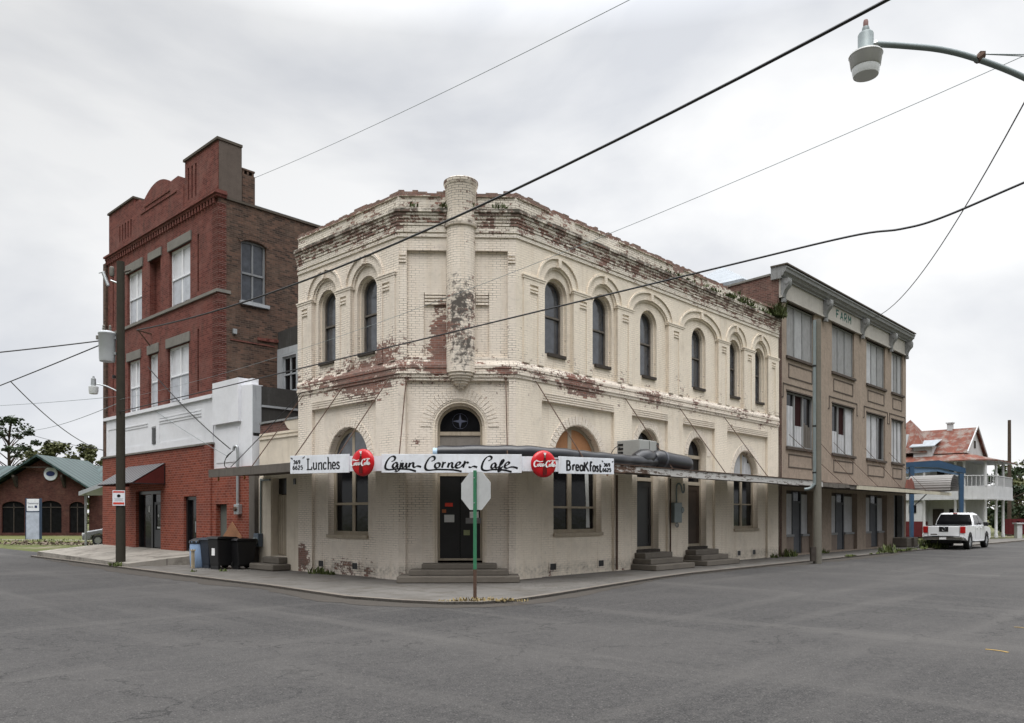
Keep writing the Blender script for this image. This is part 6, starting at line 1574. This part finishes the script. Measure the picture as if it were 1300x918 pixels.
# ================================================================== FAR LEFT: bank with green roof
YB = 72.0
bk_ = thing('bank_building', (-43.2, YB, 0), 'low brick bank with green metal gable roof and round sign', 'building')
FK = Frame((-43.26, YB), (1, 0), (0, -1))      # x right, y towards us
g0, g1 = -4.1, 4.1
m = MB(FK); m.slab([(g0, -.2), (g1, -.2), (g1, 4.4), (0, 6.95), (g0, 4.4)], [arch(-1.1+.9, 1.0+.9, .2, 2.6, .55, 10), arch(2.6, 4.0, .2, 2.6, .45, 10), arch(-3.6, -1.5, .2, 2.6, .5, 10)], -.3, 0); m.build('wall', M_bank, bk_)
m = MB(FK); m.box(g1, 16, -9, -.6, -.2, 4.2); m.box(-30, g0, -9, -3, -.2, 4.2); m.build('side_wing', M_bank, bk_)
m = MB(FK)
for (a, b, r) in ((-.2, 1.9, .55), (2.6, 4.0, .45), (-3.6, -1.5, .5)): m.slab(arch(a+.01, b-.01, .2, 2.6, r, 10), (), -.2, -.15)
w = m.build('window', M_glassd, bk_)
m = MB(FK)
for (a, b, r) in ((-.2, 1.9, .55), (2.6, 4.0, .45), (-3.6, -1.5, .5)): m.box((a+b)/2-.04, (a+b)/2+.04, -.15, -.1, .2, 2.9); m.box(a, b, -.15, -.1, 2.5, 2.58)
m.build('window_bar', M_wooddk, w)
m = MB(FK)
ov = .9
for s in (-1, 1):
    A_ = [(0, .7, 7.35), (s*5.0, .7, 4.22), (s*5.0, -8, 4.22), (0, -8, 7.35)]
    m.face(A_, [(.7, 0), (.7, 5.9), (-8, 5.9), (-8, 0)]); m.face([(p[0], p[1], p[2]-.12) for p in A_])
    m.face([(0, .7, 7.35), (s*5.0, .7, 4.22), (s*5.0, .7, 4.02), (0, .7, 7.15)])
A_ = [(-34, -2.0, 4.2), (20, -2.0, 4.2), (20, -8, 6.85), (-34, -8, 6.85)]
m.face(A_, [(-34, 0), (20, 0), (20, 6.5), (-34, 6.5)]); m.face([(-34, -14, 4.2), (20, -14, 4.2), (20, -8, 6.85), (-34, -8, 6.85)], [(-34, 0), (20, 0), (20, 6.5), (-34, 6.5)])
m.build('roof', M_groof, bk_)
for x in (-2.2, 2.2, -4.3, 4.2):
    m = MB(FK); z = 6.95 - abs(x)*.62; m.slab([(.0, z-1.2), (.12, z-1.2), (.6, z-.3), (.6, z-.1), (.0, z-.2)], (), x-.1, x+.1, 'x'); m.build('bracket', M_wooddk, bk_)
m = MB(FK); m.box(-1.6, 1.6, .3, .42, 6.15, 6.25); m.build('tie_beam', M_wooddk, bk_)
m = MB(FK); m.lathe([(0, .05), (.62, .05), (.64, .0), (.64, -.04), (0, -.04)], (.95, .06, 5.62), 28, 'y'); rs = m.build('round_sign', simple('pale_grey_disc', (.52, .56, .60), .5, .3), bk_)
m = MB(FK); m.lathe([(0, .115), (.3, .115), (.3, .12), (0, .12)], (0, 0, 0), 20, 'y')
m = MB(FK); m.slab([(.95+.40*math.cos(R_(15*k)), 5.62+.24*math.sin(R_(15*k))) for k in range(24)], (), .11, .125); m.build('sign_oval', simple('navy_paint', (.02, .03, .10), .5, .3), rs)
# bank roadside sign
bsn = thing('bank_sign', (-36.6, 60.0, -.05), 'white and blue pylon sign on the grass before the brick bank', 'sign')
FN = Frame((-36.6, 60.0), (1, 0), (0, -1))
m = MB(FN); m.box(-.47, .47, -.1, .1, 2.05, 3.05); p_ = m.build('upper_panel', M_signw, bsn)
m = MB(FN); m.box(-.5, .5, -.12, .12, -.1, 2.04); m.build('lower_panel', simple('pale_blue_grey_panel', (.38, .42, .50), .5, .3), bsn)
m = MB(FN); m.box(-.56, -.5, -.13, .13, -.1, 3.1); m.box(.5, .56, -.13, .13, -.1, 3.1); m.box(-.5, .5, -.13, .13, 2.04, 2.12); m.build('frame', simple('navy_steel', (.03, .05, .09), .5, .3), bsn)
def text(body, size, F, x, y, z, mat, par, name='lettering'):
    cu = bpy.data.curves.new('t', 'FONT'); cu.body = body; cu.size = size; cu.extrude = .004
    to = bpy.data.objects.new('t', cu); me = bpy.data.meshes.new_from_object(to)
    q = MB(F)
    for pl in me.polygons: q.face([(x+me.vertices[i].co.x, y+me.vertices[i].co.z, z+me.vertices[i].co.y) for i in pl.vertices])
    bpy.data.objects.remove(to); bpy.data.curves.remove(cu); bpy.data.meshes.remove(me)
    return q.build(name, mat, par)
text('Community', .175, FN, -.41, .106, 2.66, simple('slate_letter', (.10, .11, .15), .5, .3), p_)
text('Bank', .2, FN, -.36, .106, 2.38, MATS['slate_letter'], p_)
m = MB(FN); m.box(.14, .32, .1, .11, 2.36, 2.54); m.build('logo_square', simple('navy_paint', (.02, .03, .10)), p_)
# small lean-to at the red building's far side
lt = thing('lean_to', (-23.6, 43.5, 0), 'small metal lean-to roof on a thin post beyond red building', 'lean-to')
m = MB(); 
A_ = [(-24.1, 43.6, 3.1), (-20.9, 40.2, 3.5), (-18.9, 42.2, 3.6), (-22.0, 46.0, 3.2)]
m.face(A_); m.face([(p[0], p[1], p[2]-.22) for p in A_])
for i in range(4): p, q = A_[i], A_[(i+1) % 4]; m.face([p, q, (q[0], q[1], q[2]-.22), (p[0], p[1], p[2]-.22)])
m.build('roof_panel', M_galv, lt)
for (x, y) in ((-23.7, 43.6), (-21.9, 45.4)):
    m = MB(); m.tube([(x, y, -.1), (x, y, 3.0)], .06, 10); m.build('post', M_galv, lt)
# lawn, dirt strip and rubble in front of the bank
def patch(name, pts, z, mat, kind='structure'):
    m = MB(); m.face([(p[0], p[1], z) for p in pts]); o = m.build(name, mat); o['kind'] = kind; return o
patch('lawn', [(-60, 58), (-30, 50), (-28, 68), (-60, 70)], -.035, simple('lawn_green', (.10, .105, .04), .95, .1, var=.35, sc_=3))
patch('path', [(-62, 61.5), (-29, 56.5), (-29, 57.6), (-62, 63)], -.028, M_plat)
m = MB(); rnd = random.Random(9)
for k in range(260):
    t = rnd.random(); x, y = -31.5 + 8.2*t + rnd.uniform(-.9, .9), 49.0 - 1.5*t + rnd.uniform(-1.0, 1.2); s = rnd.uniform(.06, .22)
    v = [(x+rnd.uniform(-s, s), y+rnd.uniform(-s, s), -.05+rnd.uniform(0, s*1.4)) for _ in range(4)]
    for f in ((0, 1, 2), (0, 2, 3), (0, 1, 3), (1, 2, 3)): m.face([v[i] for i in f])
tag(m.build('rubble', M_dirt, None, recalc=False), 'brown rubble and dirt heap by the road beyond red building', 'rubble', None, 'stuff')
gs = [(-52 + random.random()*26, 51 + random.random()*7, -.03, random.uniform(.6, 1.3)) for _ in range(110)]
tufts('lawn_grass', gs, 14, .12, M_grass, 'short lawn grass before the brick bank', .8)

# ================================================================== LIGHT, SKY, CAMERA
w = bpy.data.worlds.new('World'); sc.world = w; w.use_nodes = True
nt = w.node_tree; bg = nt.nodes['Background']
sky = nt.nodes.new('ShaderNodeTexSky'); sky.sky_type = 'NISHITA'; sky.sun_disc = False
SUN_EL, SUN_AZ = R_(64), R_(190)
sky.sun_elevation = SUN_EL; sky.sun_rotation = SUN_AZ; sky.dust_density = 4
tcw = nt.nodes.new('ShaderNodeTexCoord')
mp = nt.nodes.new('ShaderNodeMapping'); mp.inputs['Scale'].default_value = (1.0, 1.0, 2.2); mp.inputs['Location'].default_value = (.3, .7, .1)
nz = nt.nodes.new('ShaderNodeTexNoise'); nz.inputs['Scale'].default_value = 2.1; nz.inputs['Detail'].default_value = 7; nz.inputs['Roughness'].default_value = .5; nz.inputs['Distortion'].default_value = .25
nt.links.new(tcw.outputs['Generated'], mp.inputs['Vector']); nt.links.new(mp.outputs['Vector'], nz.inputs['Vector'])
rm = nt.nodes.new('ShaderNodeValToRGB'); rm.color_ramp.elements[0].position = .38; rm.color_ramp.elements[0].color = (.66, .68, .72, 1); rm.color_ramp.elements[1].position = .58; rm.color_ramp.elements[1].color = (.92, .925, .93, 1)
nt.links.new(nz.outputs['Fac'], rm.inputs['Fac'])
# a thick overcast: brightest overhead, deliberately dimmed low down behind the camera to deepen shade under the canopy
sx = nt.nodes.new('ShaderNodeSeparateXYZ'); nt.links.new(tcw.outputs['Generated'], sx.inputs[0])
def mrng(src, a, b, c, d):
    n = nt.nodes.new('ShaderNodeMapRange'); nt.links.new(src, n.inputs[0])
    for i_, v_ in enumerate((a, b, c, d)): n.inputs[i_+1].default_value = v_
    return n.outputs[0]
def mth(op, a, b):
    n = nt.nodes.new('ShaderNodeMath'); n.operation = op
    for i_, v_ in enumerate((a, b)):
        if isinstance(v_, float): n.inputs[i_].default_value = v_
        else: nt.links.new(v_, n.inputs[i_])
    return n.outputs[0]
zen = mrng(sx.outputs['Z'], .52, .95, 1.0, 5.2)
back = mth('MULTIPLY', mrng(sx.outputs['Y'], .05, -.35, 0, 1), mrng(sx.outputs['Z'], .55, .20, 0, 1))
side = mth('SUBTRACT', 1.0, mth('MULTIPLY', mrng(sx.outputs['X'], .15, -.55, 0, 1), mrng(sx.outputs['Z'], .12, .5, 0, .27)))
lum = mth('MULTIPLY', mth('MULTIPLY', mth('MULTIPLY', zen, side), mth('SUBTRACT', 1.0, mth('MULTIPLY', back, .90))), 11.0)
mu = nt.nodes.new('ShaderNodeMix'); mu.data_type = 'RGBA'; mu.blend_type = 'MULTIPLY'; mu.inputs[0].default_value = 1
nt.links.new(rm.outputs['Color'], mu.inputs[6]); nt.links.new(lum, mu.inputs[7])
mx = nt.nodes.new('ShaderNodeMix'); mx.data_type = 'RGBA'; mx.inputs[0].default_value = .95
nt.links.new(sky.outputs['Color'], mx.inputs[6]); nt.links.new(mu.outputs[2], mx.inputs[7])
nt.links.new(mx.outputs[2], bg.inputs['Color']); bg.inputs['Strength'].default_value = .095
sl = bpy.data.lights.new('sun', 'SUN'); sl.energy = 1.5; sl.angle = R_(40); sl.color = (1, .965, .92)
so = bpy.data.objects.new('sun', sl); COL.objects.link(so)
az = SUN_AZ; v = Vector((math.sin(az)*math.cos(SUN_EL), math.cos(az)*math.cos(SUN_EL), math.sin(SUN_EL)))
so.rotation_euler = v.to_track_quat('Z', 'Y').to_euler(); so.location = v*60

cam = bpy.data.cameras.new('camera'); co = bpy.data.objects.new('camera', cam); COL.objects.link(co); sc.camera = co
co.location = (0, 0, 1.75); co.rotation_euler = (R_(90), 0, 0)
cam.sensor_width = 36; cam.lens = 995.5/1300*36; cam.shift_y = (655-459)/1300.0; cam.clip_start = .1; cam.clip_end = 3000
sc.view_settings.view_transform = 'Standard'; sc.view_settings.look = 'None'; sc.view_settings.gamma = 1; sc.view_settings.exposure = .13
sc.view_settings.use_curve_mapping = False
sc.render.engine = 'CYCLES'; sc.cycles.use_denoising = True; sc.cycles.max_bounces = 6; sc.cycles.use_adaptive_sampling = True
sc.render.resolution_x = 1024; sc.render.resolution_y = 723
